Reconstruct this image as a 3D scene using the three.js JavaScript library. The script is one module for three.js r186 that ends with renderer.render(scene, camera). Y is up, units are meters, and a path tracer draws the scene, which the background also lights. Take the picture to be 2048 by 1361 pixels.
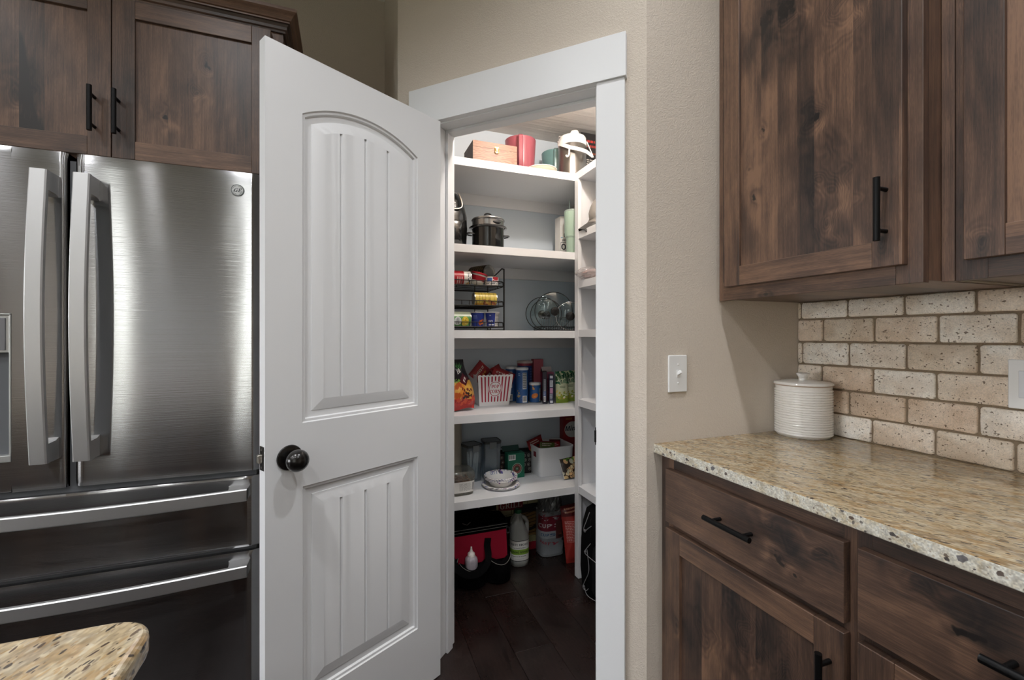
import * as THREE from 'three';
import { RoundedBoxGeometry } from 'three/addons/geometries/RoundedBoxGeometry.js';
import { mergeGeometries, toCreasedNormals } from 'three/addons/utils/BufferGeometryUtils.js';
import { RectAreaLightUniformsLib } from 'three/addons/lights/RectAreaLightUniformsLib.js';

// ---------------------------------------------------------------- camera, sky, exposure
const scene = new THREE.Scene();
const camera = new THREE.PerspectiveCamera(2 * Math.atan(680.5 / 880) * 180 / Math.PI, 2048 / 1361, 0.05, 60);
camera.position.set(0, 1.25, 0);
camera.rotation.set(0, -20.6 * Math.PI / 180, 0);
camera.setViewOffset(2048, 1361, 0, 8.5, 2048, 1361);
scene.add(camera);
const renderer = new THREE.WebGLRenderer({ antialias: true });
renderer.toneMapping = THREE.LinearToneMapping;
renderer.toneMappingExposure = 1.26;
renderer.shadowMap.enabled = true;
RectAreaLightUniformsLib.init();
scene.background = new THREE.Color().setRGB(9.5, 9.7, 10);     // bright overcast sky seen and felt through the windows
const CAN_POWER = 4.2, PANTRY_POWER = 1.05;
const CANS = [];
for (const z of [-0.5, 0.6]) for (const x of [-2.9, -1.75, -0.6, 0.62]) CANS.push([x, z]);
CANS.push([-2.9, 1.9], [-1.75, 1.9]);

// ---------------------------------------------------------------- helpers
const V = (x, y, z) => new THREE.Vector3(x, y, z);
const PI = Math.PI;
function rng(seed) { let s = seed >>> 0; return () => { s = (s + 0x6d2b79f5) >>> 0; let t = Math.imul(s ^ (s >>> 15), 1 | s); t = (t + Math.imul(t ^ (t >>> 7), 61 | t)) ^ t; return ((t ^ (t >>> 14)) >>> 0) / 4294967296; }; }
const clamp = (x, a = 0, b = 1) => Math.min(b, Math.max(a, x));
const sstep = (a, b, x) => { const t = clamp((x - a) / (b - a)); return t * t * (3 - 2 * t); };
const lerp = (a, b, t) => a + (b - a) * t;
const HT = new Float32Array(65536); { const r = rng(7); for (let i = 0; i < 65536; i++) HT[i] = r(); }
const hsh = (x, y) => HT[(Math.imul(x, 73856093) ^ Math.imul(y, 19349663)) >>> 3 & 65535];
function vn(x, y, px = 0, py = 0) {       // value noise, periodic when px / py are given
  let x0 = Math.floor(x), y0 = Math.floor(y); let fx = x - x0, fy = y - y0; fx = fx * fx * (3 - 2 * fx); fy = fy * fy * (3 - 2 * fy);
  let x1 = x0 + 1, y1 = y0 + 1;
  if (px) { x0 = ((x0 % px) + px) % px; x1 = ((x1 % px) + px) % px; }
  if (py) { y0 = ((y0 % py) + py) % py; y1 = ((y1 % py) + py) % py; }
  const a = hsh(x0, y0), b = hsh(x1, y0), c = hsh(x0, y1), d = hsh(x1, y1);
  return a + (b - a) * fx + (c - a + (a - b - c + d) * fx) * fy;
}
function fbm(x, y, o = 3, px = 0, py = 0) { let s = 0, a = 0.5, n = 0; for (let i = 0; i < o; i++) { s += a * vn(x, y, px, py); n += a; a *= 0.5; x *= 2; y *= 2; px *= 2; py *= 2; } return s / n; }
const hex = (h) => [h >> 16 & 255, h >> 8 & 255, h & 255];
function dataTex(W, H, fn, srgb = true, wrap = THREE.RepeatWrapping) {
  const d = new Uint8Array(W * H * 4); const o = [0, 0, 0];
  for (let j = 0; j < H; j++) for (let i = 0; i < W; i++) { fn(i, j, o); const k = (j * W + i) * 4; d[k] = clamp(o[0], 0, 255); d[k + 1] = clamp(o[1], 0, 255); d[k + 2] = clamp(o[2], 0, 255); d[k + 3] = 255; }
  const t = new THREE.DataTexture(d, W, H, THREE.RGBAFormat); if (srgb) t.colorSpace = THREE.SRGBColorSpace;
  t.magFilter = THREE.LinearFilter; t.minFilter = THREE.LinearFilter; t.wrapS = t.wrapT = wrap; t.needsUpdate = true; return t;
}
function canvasTex(W, H, draw) {
  const c = document.createElement('canvas'); c.width = W; c.height = H; const g = c.getContext('2d'); draw(g, W, H);
  const t = new THREE.CanvasTexture(c); t.colorSpace = THREE.SRGBColorSpace; t.wrapS = t.wrapT = THREE.RepeatWrapping; return t;
}
const std = (color, roughness = 0.5, extra = {}) => new THREE.MeshStandardMaterial({ color, roughness, ...extra });
const phys = (color, roughness = 0.5, extra = {}) => new THREE.MeshPhysicalMaterial({ color, roughness, ...extra });

const counts = {};
function numbered(n) { const k = counts[n] = (counts[n] ?? -1) + 1; return k ? n + '_' + String(k).padStart(3, '0') : n; }
function shadows(o) { o.castShadow = true; o.receiveShadow = true; return o; }
function clean(g) { if (g.index) g = g.toNonIndexed(); for (const n of Object.keys(g.attributes)) if (!['position', 'normal', 'uv'].includes(n)) g.deleteAttribute(n); if (!g.attributes.normal) g.computeVertexNormals(); if (!g.attributes.uv) g.setAttribute('uv', new THREE.BufferAttribute(new Float32Array(g.attributes.position.count * 2), 2)); g.clearGroups?.(); return g; }
function merge(gs) { gs = [].concat(gs); return gs.length === 1 ? gs[0] : mergeGeometries(gs.map(clean), false); }
function part(name, geos, mat, parent) {
  const m = shadows(new THREE.Mesh(merge(geos), mat));
  if (parent) { m.name = name; parent.add(m); } else { m.name = numbered(name); scene.add(m); }
  return m;
}
function thing(name, label, category, pos = [0, 0, 0], turn = 0, group) {
  const o = new THREE.Group(); o.name = numbered(name); o.position.set(...pos); o.rotation.y = turn; o.userData = { label, category }; if (group) o.userData.group = group; scene.add(o); return o;
}
function tag(o, label, category, group) { o.userData = { label, category }; if (group) o.userData.group = group; return o; }
function copy(src, pos, turn, label) { const c = src.clone(); c.name = numbered(src.name.replace(/_\d{3}$/, '')); c.userData = { ...src.userData, label: label ?? src.userData.label }; c.position.set(...pos); if (turn !== undefined) c.rotation.y = turn; scene.add(c); return c; }
function struct(name, geos, mat) { const m = shadows(new THREE.Mesh(merge(geos), mat)); m.name = name; m.userData.kind = 'structure'; scene.add(m); return m; }

// boxes with metric uv; grain: axis along which v runs
function uvBox(g, grain = 'y', off = 0) {
  const p = g.attributes.position, n = g.attributes.normal, uv = new Float32Array(p.count * 2);
  for (let i = 0; i < p.count; i++) {
    const x = p.getX(i), y = p.getY(i), z = p.getZ(i), ax = Math.abs(n.getX(i)), ay = Math.abs(n.getY(i)), az = Math.abs(n.getZ(i));
    let u, v;
    if (grain === 'y') { if (ay > ax && ay > az) { u = x; v = z; } else { u = ax > az ? z : x; v = y; } }
    else if (grain === 'x') { if (ax > ay && ax > az) { u = y; v = z; } else { u = ay > az ? z : y; v = x; } }
    else { if (az > ax && az > ay) { u = y; v = x; } else { u = ay > ax ? x : y; v = z; } }
    uv[2 * i] = u + off * 0.37; uv[2 * i + 1] = v + off * 0.61;
  }
  g.setAttribute('uv', new THREE.BufferAttribute(uv, 2)); return g;
}
function box(x0, x1, y0, y1, z0, z1, r = 0, grain = 'y', off = 0) {
  const w = x1 - x0, h = y1 - y0, d = z1 - z0;
  const g = r ? new RoundedBoxGeometry(w, h, d, 2, r) : new THREE.BoxGeometry(w, h, d);
  g.translate((x0 + x1) / 2, (y0 + y1) / 2, (z0 + z1) / 2); return uvBox(clean(g), grain, off);
}
function rod(a, b, r, seg = 8) { const d = b.clone().sub(a), g = new THREE.CylinderGeometry(r, r, d.length(), seg); g.applyQuaternion(new THREE.Quaternion().setFromUnitVectors(V(0, 1, 0), d.normalize())); g.translate((a.x + b.x) / 2, (a.y + b.y) / 2, (a.z + b.z) / 2); return g; }
function wire(pts, r, closed = false, seg = 6) { const gs = []; for (let i = 0; i < pts.length - (closed ? 0 : 1); i++) { gs.push(rod(pts[i], pts[(i + 1) % pts.length], r, seg)); } for (const p of pts) { const s = new THREE.SphereGeometry(r, seg, 4); s.translate(p.x, p.y, p.z); gs.push(s); } return gs; }
function tube(pts, r, n = 32, rad = 8, closed = false) { return new THREE.TubeGeometry(new THREE.CatmullRomCurve3(pts, closed), n, r, rad, closed); }
function lathe(pts, seg = 40) { const g = new THREE.LatheGeometry(pts.map(([x, y]) => new THREE.Vector2(Math.max(x, 1e-5), y)), seg); return toCreasedNormals(g, 0.7); }
function sring(y, rx, rz, n = 2, cx = 0, cz = 0, N = 40) { const a = []; for (let i = 0; i < N; i++) { const t = i / N * 2 * PI, c = Math.cos(t), s = Math.sin(t); a.push(V(cx + rx * Math.sign(c) * Math.pow(Math.abs(c), 2 / n), y, cz + rz * Math.sign(s) * Math.pow(Math.abs(s), 2 / n))); } return a; }
function loft(rings, capA = true, capB = true, crease = 0.7) {
  const N = rings[0].length, pos = [], uv = [], idx = [];
  const ys = [0]; for (let k = 1; k < rings.length; k++) ys.push(ys[k - 1] + rings[k][0].distanceTo(rings[k - 1][0]));
  const L = ys[ys.length - 1] || 1;
  rings.forEach((r, k) => { for (let i = 0; i <= N; i++) { const p = r[i % N]; pos.push(p.x, p.y, p.z); uv.push(1 - i / N, ys[k] / L); } });
  for (let k = 0; k < rings.length - 1; k++) for (let i = 0; i < N; i++) { const a = k * (N + 1) + i, b = a + 1, c = a + N + 1, d = c + 1; idx.push(a, c, b, b, c, d); }
  const cap = (r, flip) => { const o = pos.length / 3, c = r.reduce((s, p) => s.add(p), V(0, 0, 0)).multiplyScalar(1 / N); pos.push(c.x, c.y, c.z); uv.push(0.5, 0.5); r.forEach((p) => { pos.push(p.x, p.y, p.z); uv.push(0.5 + (p.x - c.x) * 3, 0.5 + (p.z - c.z) * 3); }); for (let i = 0; i < N; i++) { const a = o + 1 + i, b = o + 1 + (i + 1) % N; flip ? idx.push(o, a, b) : idx.push(o, b, a); } };
  if (capA) cap(rings[0], true); if (capB) cap(rings[rings.length - 1], false);
  const g = new THREE.BufferGeometry(); g.setAttribute('position', new THREE.Float32BufferAttribute(pos, 3)); g.setAttribute('uv', new THREE.Float32BufferAttribute(uv, 2)); g.setIndex(idx);
  return toCreasedNormals(g, crease);
}
// a filled bag: two bulging sheets with crimped ends
function pillow(w, h, t, seed = 1, wr = 0.004, pinch = 0.16) {
  const nx = 18, ny = 24, pos = [], uv = [], idx = [], r = seed * 13.7;
  for (const s of [1, -1]) {
    const o = pos.length / 3;
    for (let j = 0; j <= ny; j++) for (let i = 0; i <= nx; i++) {
      const u = i / nx, v = j / ny, e = Math.pow(Math.sin(PI * clamp((v - 0.04) / 0.92)), 0.55) * Math.pow(Math.sin(PI * u), 0.6);
      const k = 1 - pinch * Math.pow(Math.sin(PI * v), 2) * 0.4;
      const wrk = (fbm(u * 5 + r, v * 6 + s * 3 + r, 3) - 0.5) * 2 * wr * Math.min(1, e * 2 + 0.25);
      const edge = Math.min(u, 1 - u, v, 1 - v) < 1e-6;
      pos.push((u - 0.5) * w * k, v * h, edge ? 0 : s * (t / 2) * e + wrk); uv.push(u, v);
    }
    for (let j = 0; j < ny; j++) for (let i = 0; i < nx; i++) { const a = o + j * (nx + 1) + i, b = a + 1, c = a + nx + 1, d = c + 1; s > 0 ? idx.push(a, b, c, b, d, c) : idx.push(a, c, b, b, c, d); }
  }
  const g = new THREE.BufferGeometry(); g.setAttribute('position', new THREE.Float32BufferAttribute(pos, 3)); g.setAttribute('uv', new THREE.Float32BufferAttribute(uv, 2)); g.setIndex(idx); g.computeVertexNormals(); return g;
}

// ---------------------------------------------------------------- materials and textures
// knotty alder, stained dark; boards glued side by side, grain along v
const WL = [131, 100, 79], WM = [83, 63, 52], WD = [33, 28, 27], WK = [22, 18, 17];
function woodTex({ W, H, w, h, seed, boards = [1], knots = [], smoke = 0.6, tone = 0, swap = false, spread = 0.34 }) {
  const R = rng(seed), edges = []; let acc = 0; const tot = boards.reduce((a, b) => a + b, 0);
  const info = boards.map((b) => { acc += b / tot; edges.push(acc); return { s: R() * 90, t: (R() - 0.5) * spread, k: R() }; });
  return dataTex(W, H, (i, j, o) => {
    let X = (i + 0.5) / W * w, Y = (j + 0.5) / H * h; let fx = X / w;
    if (swap) { const q = X; X = Y; Y = q; fx = X / h; }
    let b = 0; while (b < edges.length - 1 && fx > edges[b]) b++;
    const { s, t: tb } = info[b];
    const warp = fbm(X * 5 + s, Y * 1.3 + s, 3) - 0.5;
    let d = X * 26 + warp * 9, halo = 0, core = 0, lift = 0, near = 0;
    for (const k of knots) {
      if ((k.b ?? b) !== b) continue;
      const jx = (vn(X * 34 + s, Y * 34 + k.x * 90) - 0.5) * k.r * 2.2, jy = (vn(X * 30, Y * 26 + s + k.y * 70) - 0.5) * k.r * 2.6;
      const dx = X - k.x + jx, dy = Y - k.y + jy + (X - k.x) * (k.sl ?? 0.4), q2 = dx * dx + dy * dy * 0.3, e = Math.exp(-q2 / (k.r * k.r * 6));
      d = lerp(d, Math.hypot(dx, dy * 0.6) * 60 + warp * 7, e); near = Math.max(near, e);
      const hn = 0.55 + 0.9 * (fbm(X * 16 + s, Y * 10 + k.y * 40, 2) - 0.25);
      halo = Math.max(halo, Math.exp(-(dx * dx + dy * dy * 0.3) / (k.r * k.r * (k.halo ?? 5))) * (k.a ?? 0.75) * hn);
      const ox = X - k.x - k.r * 1.3 + jx * 1.5, oy = Y - k.y + k.r * 2.2 + jy; lift = Math.max(lift, Math.exp(-(ox * ox + oy * oy * 0.5) / (k.r * k.r * 2.4)) * 0.42);
      const q = Math.hypot(dx, dy * 0.7) / k.r + (vn(X * 150 + s, Y * 150) - 0.5) * 0.9; core = Math.max(core, sstep(0.7, 0.3, q) * (k.c ?? 1));
    }
    const ring = 0.5 + 0.5 * Math.sin(6.283 * d), fib = vn(X * 900 + warp * 20, Y * 14 + s), fib2 = vn(X * 240 + s, Y * 5), fine = vn(X * 1700, Y * 110 + s);
    const sm = sstep(0.52, 0.66, fbm(X * 4.2 + s * 3 + warp, Y * 2.3 - s + X * 2.5, 3));
    const fig = vn(X * 9 + s + Y * 5, Y * 26 - X * 30 + s) - 0.5;
    const sm2 = sstep(0.42, 0.75, fbm(X * 11 + s + warp * 3, Y * 5 + X * 9 + s, 3));
    const t = 0.31 + tone + tb + (ring - 0.5) * (0.1 + near * 0.1) + (fib - 0.5) * 0.26 + (fib2 - 0.5) * 0.16 + (fine - 0.5) * 0.24 + sm * smoke * 0.7 + sm2 * smoke * 0.25 + fig * 0.16 + halo * 0.75 - lift;
    for (let c = 0; c < 3; c++) { const base = t < 0.5 ? lerp(WL[c], WM[c], clamp(t / 0.5)) : lerp(WM[c], WD[c], clamp((t - 0.5) / 0.6)); o[c] = lerp(base, WK[c], clamp(core)); }
  }, true, THREE.MirroredRepeatWrapping);
}
const woodM = (map, extra = {}) => phys(0xffffff, 0.42, { map, clearcoat: 0.22, clearcoatRoughness: 0.32, ...extra });
const railTex = woodTex({ W: 512, H: 1024, w: 0.3, h: 0.9, seed: 5, boards: [1, 1.2, 0.9, 1.1], smoke: 0.55, spread: 0.26, knots: [{ x: 0.05, y: 0.3, r: 0.009, c: 0.5 }, { x: 0.19, y: 0.7, r: 0.008, c: 0.5 }] });
railTex.repeat.set(1 / 0.3, 1 / 0.9);
const WOOD = woodM(railTex);
const panelWood = (o) => woodM(woodTex(o));

const mirrorBand = null;
// painted wall: fine orange-peel relief
const peel = dataTex(1024, 1024, (i, j, o) => {
  const x = i / 1024, y = j / 1024, wx = fbm(x * 60, y * 60, 2, 60, 60), a = fbm(x * 90 + wx * 1.2, y * 90 + wx * 1.2, 3, 90, 90), m = sstep(0.42, 0.62, a); const v = 40 + m * 150 + (fbm(x * 200, y * 200, 2, 200, 200) - 0.5) * 60; o[0] = o[1] = o[2] = v;
}, false);
peel.repeat.set(1 / 0.3, 1 / 0.3);
const wallM = std(new THREE.Color(0xcfc4b6), 0.75, { bumpMap: peel, bumpScale: 0.0007 });
const ceilM = std(0xe6e4df, 0.9);
const trimM = phys(0xe9eaeb, 0.38);
const doorM = phys(0xe3e4e5, 0.42);
const shelfM = phys(0xe6e7e9, 0.45);
const pantryWallM = std(0xccd7e1, 0.7);
const roller = dataTex(256, 256, (i, j, o) => { const v = 128 + (fbm(i / 256 * 3, j / 256 * 40, 3, 3, 40) - 0.5) * 200; o[0] = o[1] = o[2] = v; }, false); roller.repeat.set(1, 1 / 0.5);
const pantryCeilM = std(0xd6d0c9, 0.7, { bumpMap: roller, bumpScale: 0.002 });
const blackM = std(0x101011, 0.42, { metalness: 0.6 });
const bronzeM = phys(0x151312, 0.3, { metalness: 0.6, clearcoat: 0.7, clearcoatRoughness: 0.14 });
const wireM = std(0x0c0c0d, 0.4, { metalness: 0.4 });
// brushed sheet: grooves run level, so highlights stretch upright (u is the height on these parts)
const brush = dataTex(512, 512, (i, j, o) => { const x = i / 512, y = j / 512; const v = 168 + vn(x * 500, y * 6, 500, 6) * 16 + vn(x * 180, y * 3, 180, 3) * 8; o[0] = o[1] = o[2] = v; }, false); brush.repeat.set(2.2, 1.1);
const groove = dataTex(1024, 64, (i, j, o) => { const x = i / 1024, y = j / 64; const v = 128 + (vn(x * 512, y * 2, 512, 2) - 0.5) * 200; o[0] = o[1] = o[2] = v; }, false); groove.repeat.set(1 / 0.42, 1 / 0.5);
const steelM = phys(0xa8a8a9, 1.0, { metalness: 1, roughnessMap: brush, anisotropy: 1, bumpMap: groove, bumpScale: 0.0001 }); steelM.roughness = 0.24;
const steelBar = phys(0xc9c9c9, 0.46, { metalness: 1 });
const chromeM = std(0xd0d0d0, 0.16, { metalness: 1 });
const darkGap = std(0x55575a, 0.7);

// granite; grain runs along u
function graniteTex(seed, edge) {
  return canvasTex(1024, 1024, (g, W) => {
    const id = g.createImageData(W, W), R = rng(seed);
    for (let j = 0; j < W; j++) for (let i = 0; i < W; i++) {
      const x = i / W, y = j / W; const k1 = edge ? 24 : 11, k2 = edge ? 70 : 31, k3 = edge ? 220 : 99, k4 = edge ? 40 : 18; const n1 = fbm(x * k1, y * 24, 3, k1, 24), n2 = fbm(x * k2, y * 70, 3, k2, 70), n3 = vn(x * k3, y * 220, k3, 220);
      let c = edge ? [204, 199, 184] : [188, 170, 138]; const gold = edge ? [192, 178, 148] : [164, 134, 94], cream = edge ? [220, 219, 210] : [206, 194, 168], gry = [150, 142, 130];
      const a = sstep(0.45, 0.7, n1), b = sstep(0.5, 0.68, n2), d = sstep(0.56, 0.75, fbm(x * k4, y * 40, 2, k4, 40));
      const k = (j * W + i) * 4; for (let q = 0; q < 3; q++) { let v = lerp(c[q], gold[q], a * 0.75); v = lerp(v, cream[q], b * 0.75); v = lerp(v, gry[q], d * 0.35); id.data[k + q] = clamp(v * (0.86 + n3 * 0.26), 0, 255); } id.data[k + 3] = 255;
    }
    g.putImageData(id, 0, 0);
    const spot = (n, cols, r0, r1, el, al) => { for (let i = 0; i < n; i++) { const x = R() * W, y = R() * W, r = r0 + (r1 - r0) * Math.pow(R(), 2.2), e = el * (0.6 + R() * 0.9), rot = (R() - 0.5) * 0.5; g.fillStyle = cols[Math.floor(R() * cols.length)]; g.globalAlpha = al * (0.7 + 0.3 * R()); for (const ox of [0, -W, W]) for (const oy of [0, -W, W]) { if (x + ox < -60 || x + ox > W + 60 || y + oy < -60 || y + oy > W + 60) continue; g.save(); g.translate(x + ox, y + oy); g.rotate(rot); g.beginPath(); const k = 9; for (let q = 0; q <= k; q++) { const t = q / k * 2 * PI, rr = r * (0.65 + 0.5 * hsh(i * 11 + (q % k), seed)); g.lineTo(Math.cos(t) * rr * e, Math.sin(t) * rr); } g.fill(); g.restore(); } } g.globalAlpha = 1; };
    const el = edge ? 1.1 : 2.6;
    spot(2200, edge ? ['#e4dfd0', '#dcd6c6'] : ['#d2c6ac', '#cbbb9c', '#d8cfbc'], 1.5, 6, el, 0.6);
    spot(1500, ['#a9824e', '#9e7848', '#b48d5a'], 1.2, 5, el, edge ? 0.3 : 0.55);
    spot(1900, ['#8f806c', '#7d6f5e', '#9a8d7a'], 1, 4.2, el, 0.55);
    spot(edge ? 900 : 1900, ['#332d2c', '#262223', '#42352e', '#4c3c32'], 0.9, edge ? 9 : 4.6, el * 0.95, 0.85);
    spot(edge ? 90 : 40, ['#35333a', '#2b2a30'], 4, edge ? 12 : 7, edge ? 1 : 2, 0.8);
  });
}
const graniteT = graniteTex(3, false), graniteE = graniteTex(4, true);
graniteT.repeat.set(1 / 0.62, 1 / 0.62); graniteE.repeat.set(1 / 0.5, 1 / 0.5);
const graniteM = phys(0xe2dfda, 0.13, { map: graniteT, specularIntensity: 1 });
const graniteEdgeM = phys(0xffffff, 0.3, { map: graniteE });

// tumbled travertine
const travC = dataTex(1024, 1024, (i, j, o) => {
  const x = i / 1024, y = j / 1024, n = fbm(x * 9, y * 9, 4, 9, 9), m = fbm(x * 30 + 5, y * 30, 3, 30, 30), f = vn(x * 240, y * 240, 240, 240), p = fbm(x * 90, y * 120 + 3, 2, 90, 120), q = fbm(x * 7 + 3, y * 7, 2, 7, 7), cl = fbm(x * 12 + 8, y * 12, 2, 12, 12);
  const a = sstep(0.3, 0.7, n), pit = sstep(0.86 - cl * 0.13, 0.9 - cl * 0.13, p);
  const A = [240, 233, 221], B = [222, 207, 188], C = [200, 183, 163];
  for (let c = 0; c < 3; c++) { let v = lerp(A[c], B[c], a * 0.75 + (m - 0.5) * 0.7); v = v * (0.94 + f * 0.12); v = lerp(v, C[c], sstep(0.6, 0.8, q) * 0.3) * (1 - 0.3 * sstep(0.8, 0.92, vn(x * 330, y * 330 + 7, 330, 330)) * sstep(0.45, 0.6, m)); o[c] = lerp(v, [112, 96, 80][c], pit * 0.8); }
});
const travB = dataTex(1024, 1024, (i, j, o) => { const x = i / 1024, y = j / 1024, p = fbm(x * 90, y * 120 + 3, 2, 90, 120), cl = fbm(x * 12 + 8, y * 12, 2, 12, 12), pit = sstep(0.85 - cl * 0.13, 0.9 - cl * 0.13, p); const v = 190 + (fbm(x * 60, y * 60, 3, 60, 60) - 0.5) * 60 - pit * 170; o[0] = o[1] = o[2] = v; }, false);
travC.repeat.set(1 / 0.5, 1 / 0.5); travB.repeat.set(1 / 0.5, 1 / 0.5);
const tileMs = [0xffffff, 0xf4ece4, 0xe8e0d6, 0xfff8ec, 0xeadccf].map((c) => std(c, 0.55, { map: travC, bumpMap: travB, bumpScale: 0.0014 }));
const groutM = std(0x85745f, 0.95, { bumpMap: peel, bumpScale: 0.001 });

// dark plank floor
const floorTex = dataTex(512, 1024, (i, j, o) => {
  const x = i / 512 * 0.5, y = j / 1024 * 1.4, w = fbm(x * 6, y * 2, 3) - 0.5, r = 0.5 + 0.5 * Math.sin((x * 60 + w * 9) * 6.28), f = vn(x * 700, y * 9), sc = sstep(0.72, 0.9, vn(x * 300 + y * 160, y * 12)); const sm = fbm(x * 9, y * 4 + 5, 3);
  const t = clamp(0.35 + (r - 0.5) * 0.25 + (f - 0.5) * 0.3 + (sm - 0.5) * 0.9); for (let c = 0; c < 3; c++) o[c] = lerp([46, 33, 30][c], [19, 15, 14][c], t) + sc * 7;
}, true, THREE.MirroredRepeatWrapping); floorTex.repeat.set(2, 1 / 1.4);
const scuff = dataTex(512, 512, (i, j, o) => { const x = i / 512, y = j / 512; const v = 110 + (fbm(x * 8, y * 8, 4, 8, 8) - 0.5) * 160 + (vn(x * 200, y * 200, 200, 200) - 0.5) * 40; o[0] = o[1] = o[2] = v; }, false);
const plankMs = [0xffffff, 0xdcd4d0, 0xf4e6e0].map((c) => phys(c, 0.85, { map: floorTex, roughnessMap: scuff }));

// ---------------------------------------------------------------- the room
const XR = 1.545, ZB = -2.46, ZW = -1.132, XL = -4.6, ZF = 3.0, CH = 3.05;
const boxesAround = (x0, x1, y0, y1, z0, z1, holes, axis) => {   // wall slab in the plane across x or z, cut around rectangular holes [a0,a1,b0,b1]
  const out = []; const A0 = axis === 'x' ? z0 : x0, A1 = axis === 'x' ? z1 : x1; const hs = holes.slice().sort((p, q) => p[0] - q[0]); let a = A0;
  const put = (a0, a1, b0, b1) => { if (a1 - a0 < 1e-4 || b1 - b0 < 1e-4) return; out.push(axis === 'x' ? box(x0, x1, b0, b1, a0, a1) : box(a0, a1, b0, b1, z0, z1)); };
  for (const [h0, h1, b0, b1] of hs) { put(a, h0, y0, y1); put(h0, h1, y0, b0); put(h0, h1, b1, y1); a = h1; } put(a, A1, y0, y1); return out;
};
struct('ceiling', box(XL - 0.2, XR + 0.12, CH, CH + 0.15, ZB - 0.12, ZF + 0.2), ceilM);
struct('wall_back', box(XL - 0.12, XR + 0.12, 0, CH, ZB - 0.12, ZB), wallM);
const wallRight = struct('wall_right', box(XR, XR + 0.12, 0, CH, ZB, ZF + 0.12), wallM);
const addedWinL = [-1.4, 0.8, 0.75, 2.05], sideA = [-2.5, -2.31, 0.06, 2.85], sideB = [-1.235, -1.035, 0.06, 2.85];  // left opening is unseen, added for soft daylight fill
struct('wall_left', boxesAround(XL - 0.12, XL, 0, CH, ZB, ZF + 0.12, [addedWinL], 'x'), wallM);
struct('wall_front', boxesAround(XL, XR, 0, CH, ZF, ZF + 0.12, [sideA, sideB], 'z'), wallM);
struct('wall_pantry_left', box(0.192, 0.30, 0, CH, ZB, -1.812), wallM);
struct('wall_pantry_right', box(0.872, XR, 0, CH, ZW - 0.115, ZW), wallM);
// window frames (white), glazing bars and panes
function windowAt(name, h, axis) {
  const [a0, a1, b0, b1] = h, at = axis === 'x' ? XL - 0.09 : ZF + 0.06, B = (p0, p1, q0, q1, d) => axis === 'x' ? box(at - d, at + d, q0, q1, p0, p1) : box(p0, p1, q0, q1, at - d, at + d);
  const fr = a1 - a0 < 0.5 ? 0.015 : 0.045, g = [B(a0, a0 + fr, b0, b1, 0.03), B(a1 - fr, a1, b0, b1, 0.03), B(a0, a1, b0, b0 + fr, 0.03), B(a0, a1, b1 - fr, b1, 0.03)];
  if (a1 - a0 > 0.8) g.push(B((a0 + a1) / 2 - 0.02, (a0 + a1) / 2 + 0.02, b0, b1, 0.025));
  const m = struct(name, g, trimM); part('pane', B(a0 + 0.01, a1 - 0.01, b0 + 0.01, b1 - 0.01, 0.001), phys(a1 - a0 < 0.5 ? 0xdededa : 0xffffff, 0.02, { transmission: 1 }), m); return m;
}
windowAt('added_window_1', addedWinL, 'x'); windowAt('window_2', sideA, 'z'); windowAt('window_3', sideB, 'z');
{ const d = struct('door_2', box(-2.23, -1.33, 0.01, 2.08, ZF - 0.02, ZF - 0.001), doorM); part('door_panel', [box(-2.1, -1.46, 1.05, 1.95, ZF - 0.035, ZF - 0.02, 0.005), box(-2.1, -1.46, 0.2, 0.92, ZF - 0.035, ZF - 0.02, 0.005)], doorM, d); }
tag(part('lawn', box(-30, 30, -0.3, -0.15, -30, 30), std(0x5c6350, 1)), 'flat grey-green ground outside the windows', 'ground');
// floor: base slab with dark planks laid along z
const floor = struct('floor', box(XL - 0.12, XR + 0.12, -0.14, -0.012, ZB - 0.12, ZF + 0.12), std(0x14100e, 0.9));
{
  const R = rng(21), far = [], PW = 0.1622; const geoCache = {};
  for (let c = -33; c < 10; c++) {
    const x0 = -0.03 + c * PW, x1 = x0 + PW; if (x1 < XL || x0 > XR) continue; let z = -2.46 - R() * 0.8; if (c === 4) z = -2.01 - 1.2 + 0.0; let k = 0;
    while (z < ZF) {
      let len = [0.9, 1.2, 1.5][Math.floor(R() * 3)]; if (c === 4) len = k === 0 ? 1.2 : k === 1 ? 0.394 : 1.2;
      const z0 = Math.max(z, ZB), z1 = Math.min(z + len, ZF); z += len; k++; if (z1 - z0 < 0.04) continue;
      const a = Math.max(x0, XL), b = Math.min(x1, XR), gap = 0.0006;
      const g = box(a + gap, b - gap, -0.012, 0, z0 + gap, z1 - gap, 0.0013, 'z', c * 3 + k * 5);
      if (x1 > -0.6 && z0 < -0.9) part('plank', g, plankMs[Math.floor(R() * 3)], floor); else far.push(g);
    }
  }
  const s = part('planks', far, plankMs[0], floor); s.userData.kind = 'stuff';
}
// diagonal pantry wall (local u along the wall, w towards the kitchen)
const DW = new THREE.Matrix4().makeBasis(V(Math.SQRT1_2, 0, Math.SQRT1_2), V(0, 1, 0), V(-Math.SQRT1_2, 0, Math.SQRT1_2)).setPosition(0.192, 0, -1.812);
const diag = (gs) => [].concat(gs).map((g) => g.applyMatrix4(DW));
const OU0 = 0.192, OU1 = 0.802, OH = 2.058;           // finished opening
struct('wall_pantry_diagonal', diag([box(0, OU0 - 0.02, 0, CH, -0.115, 0), box(OU1 + 0.02, 0.962, 0, CH, -0.115, 0), box(OU0 - 0.02, OU1 + 0.02, OH + 0.02, CH, -0.115, 0)]), wallM);
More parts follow.
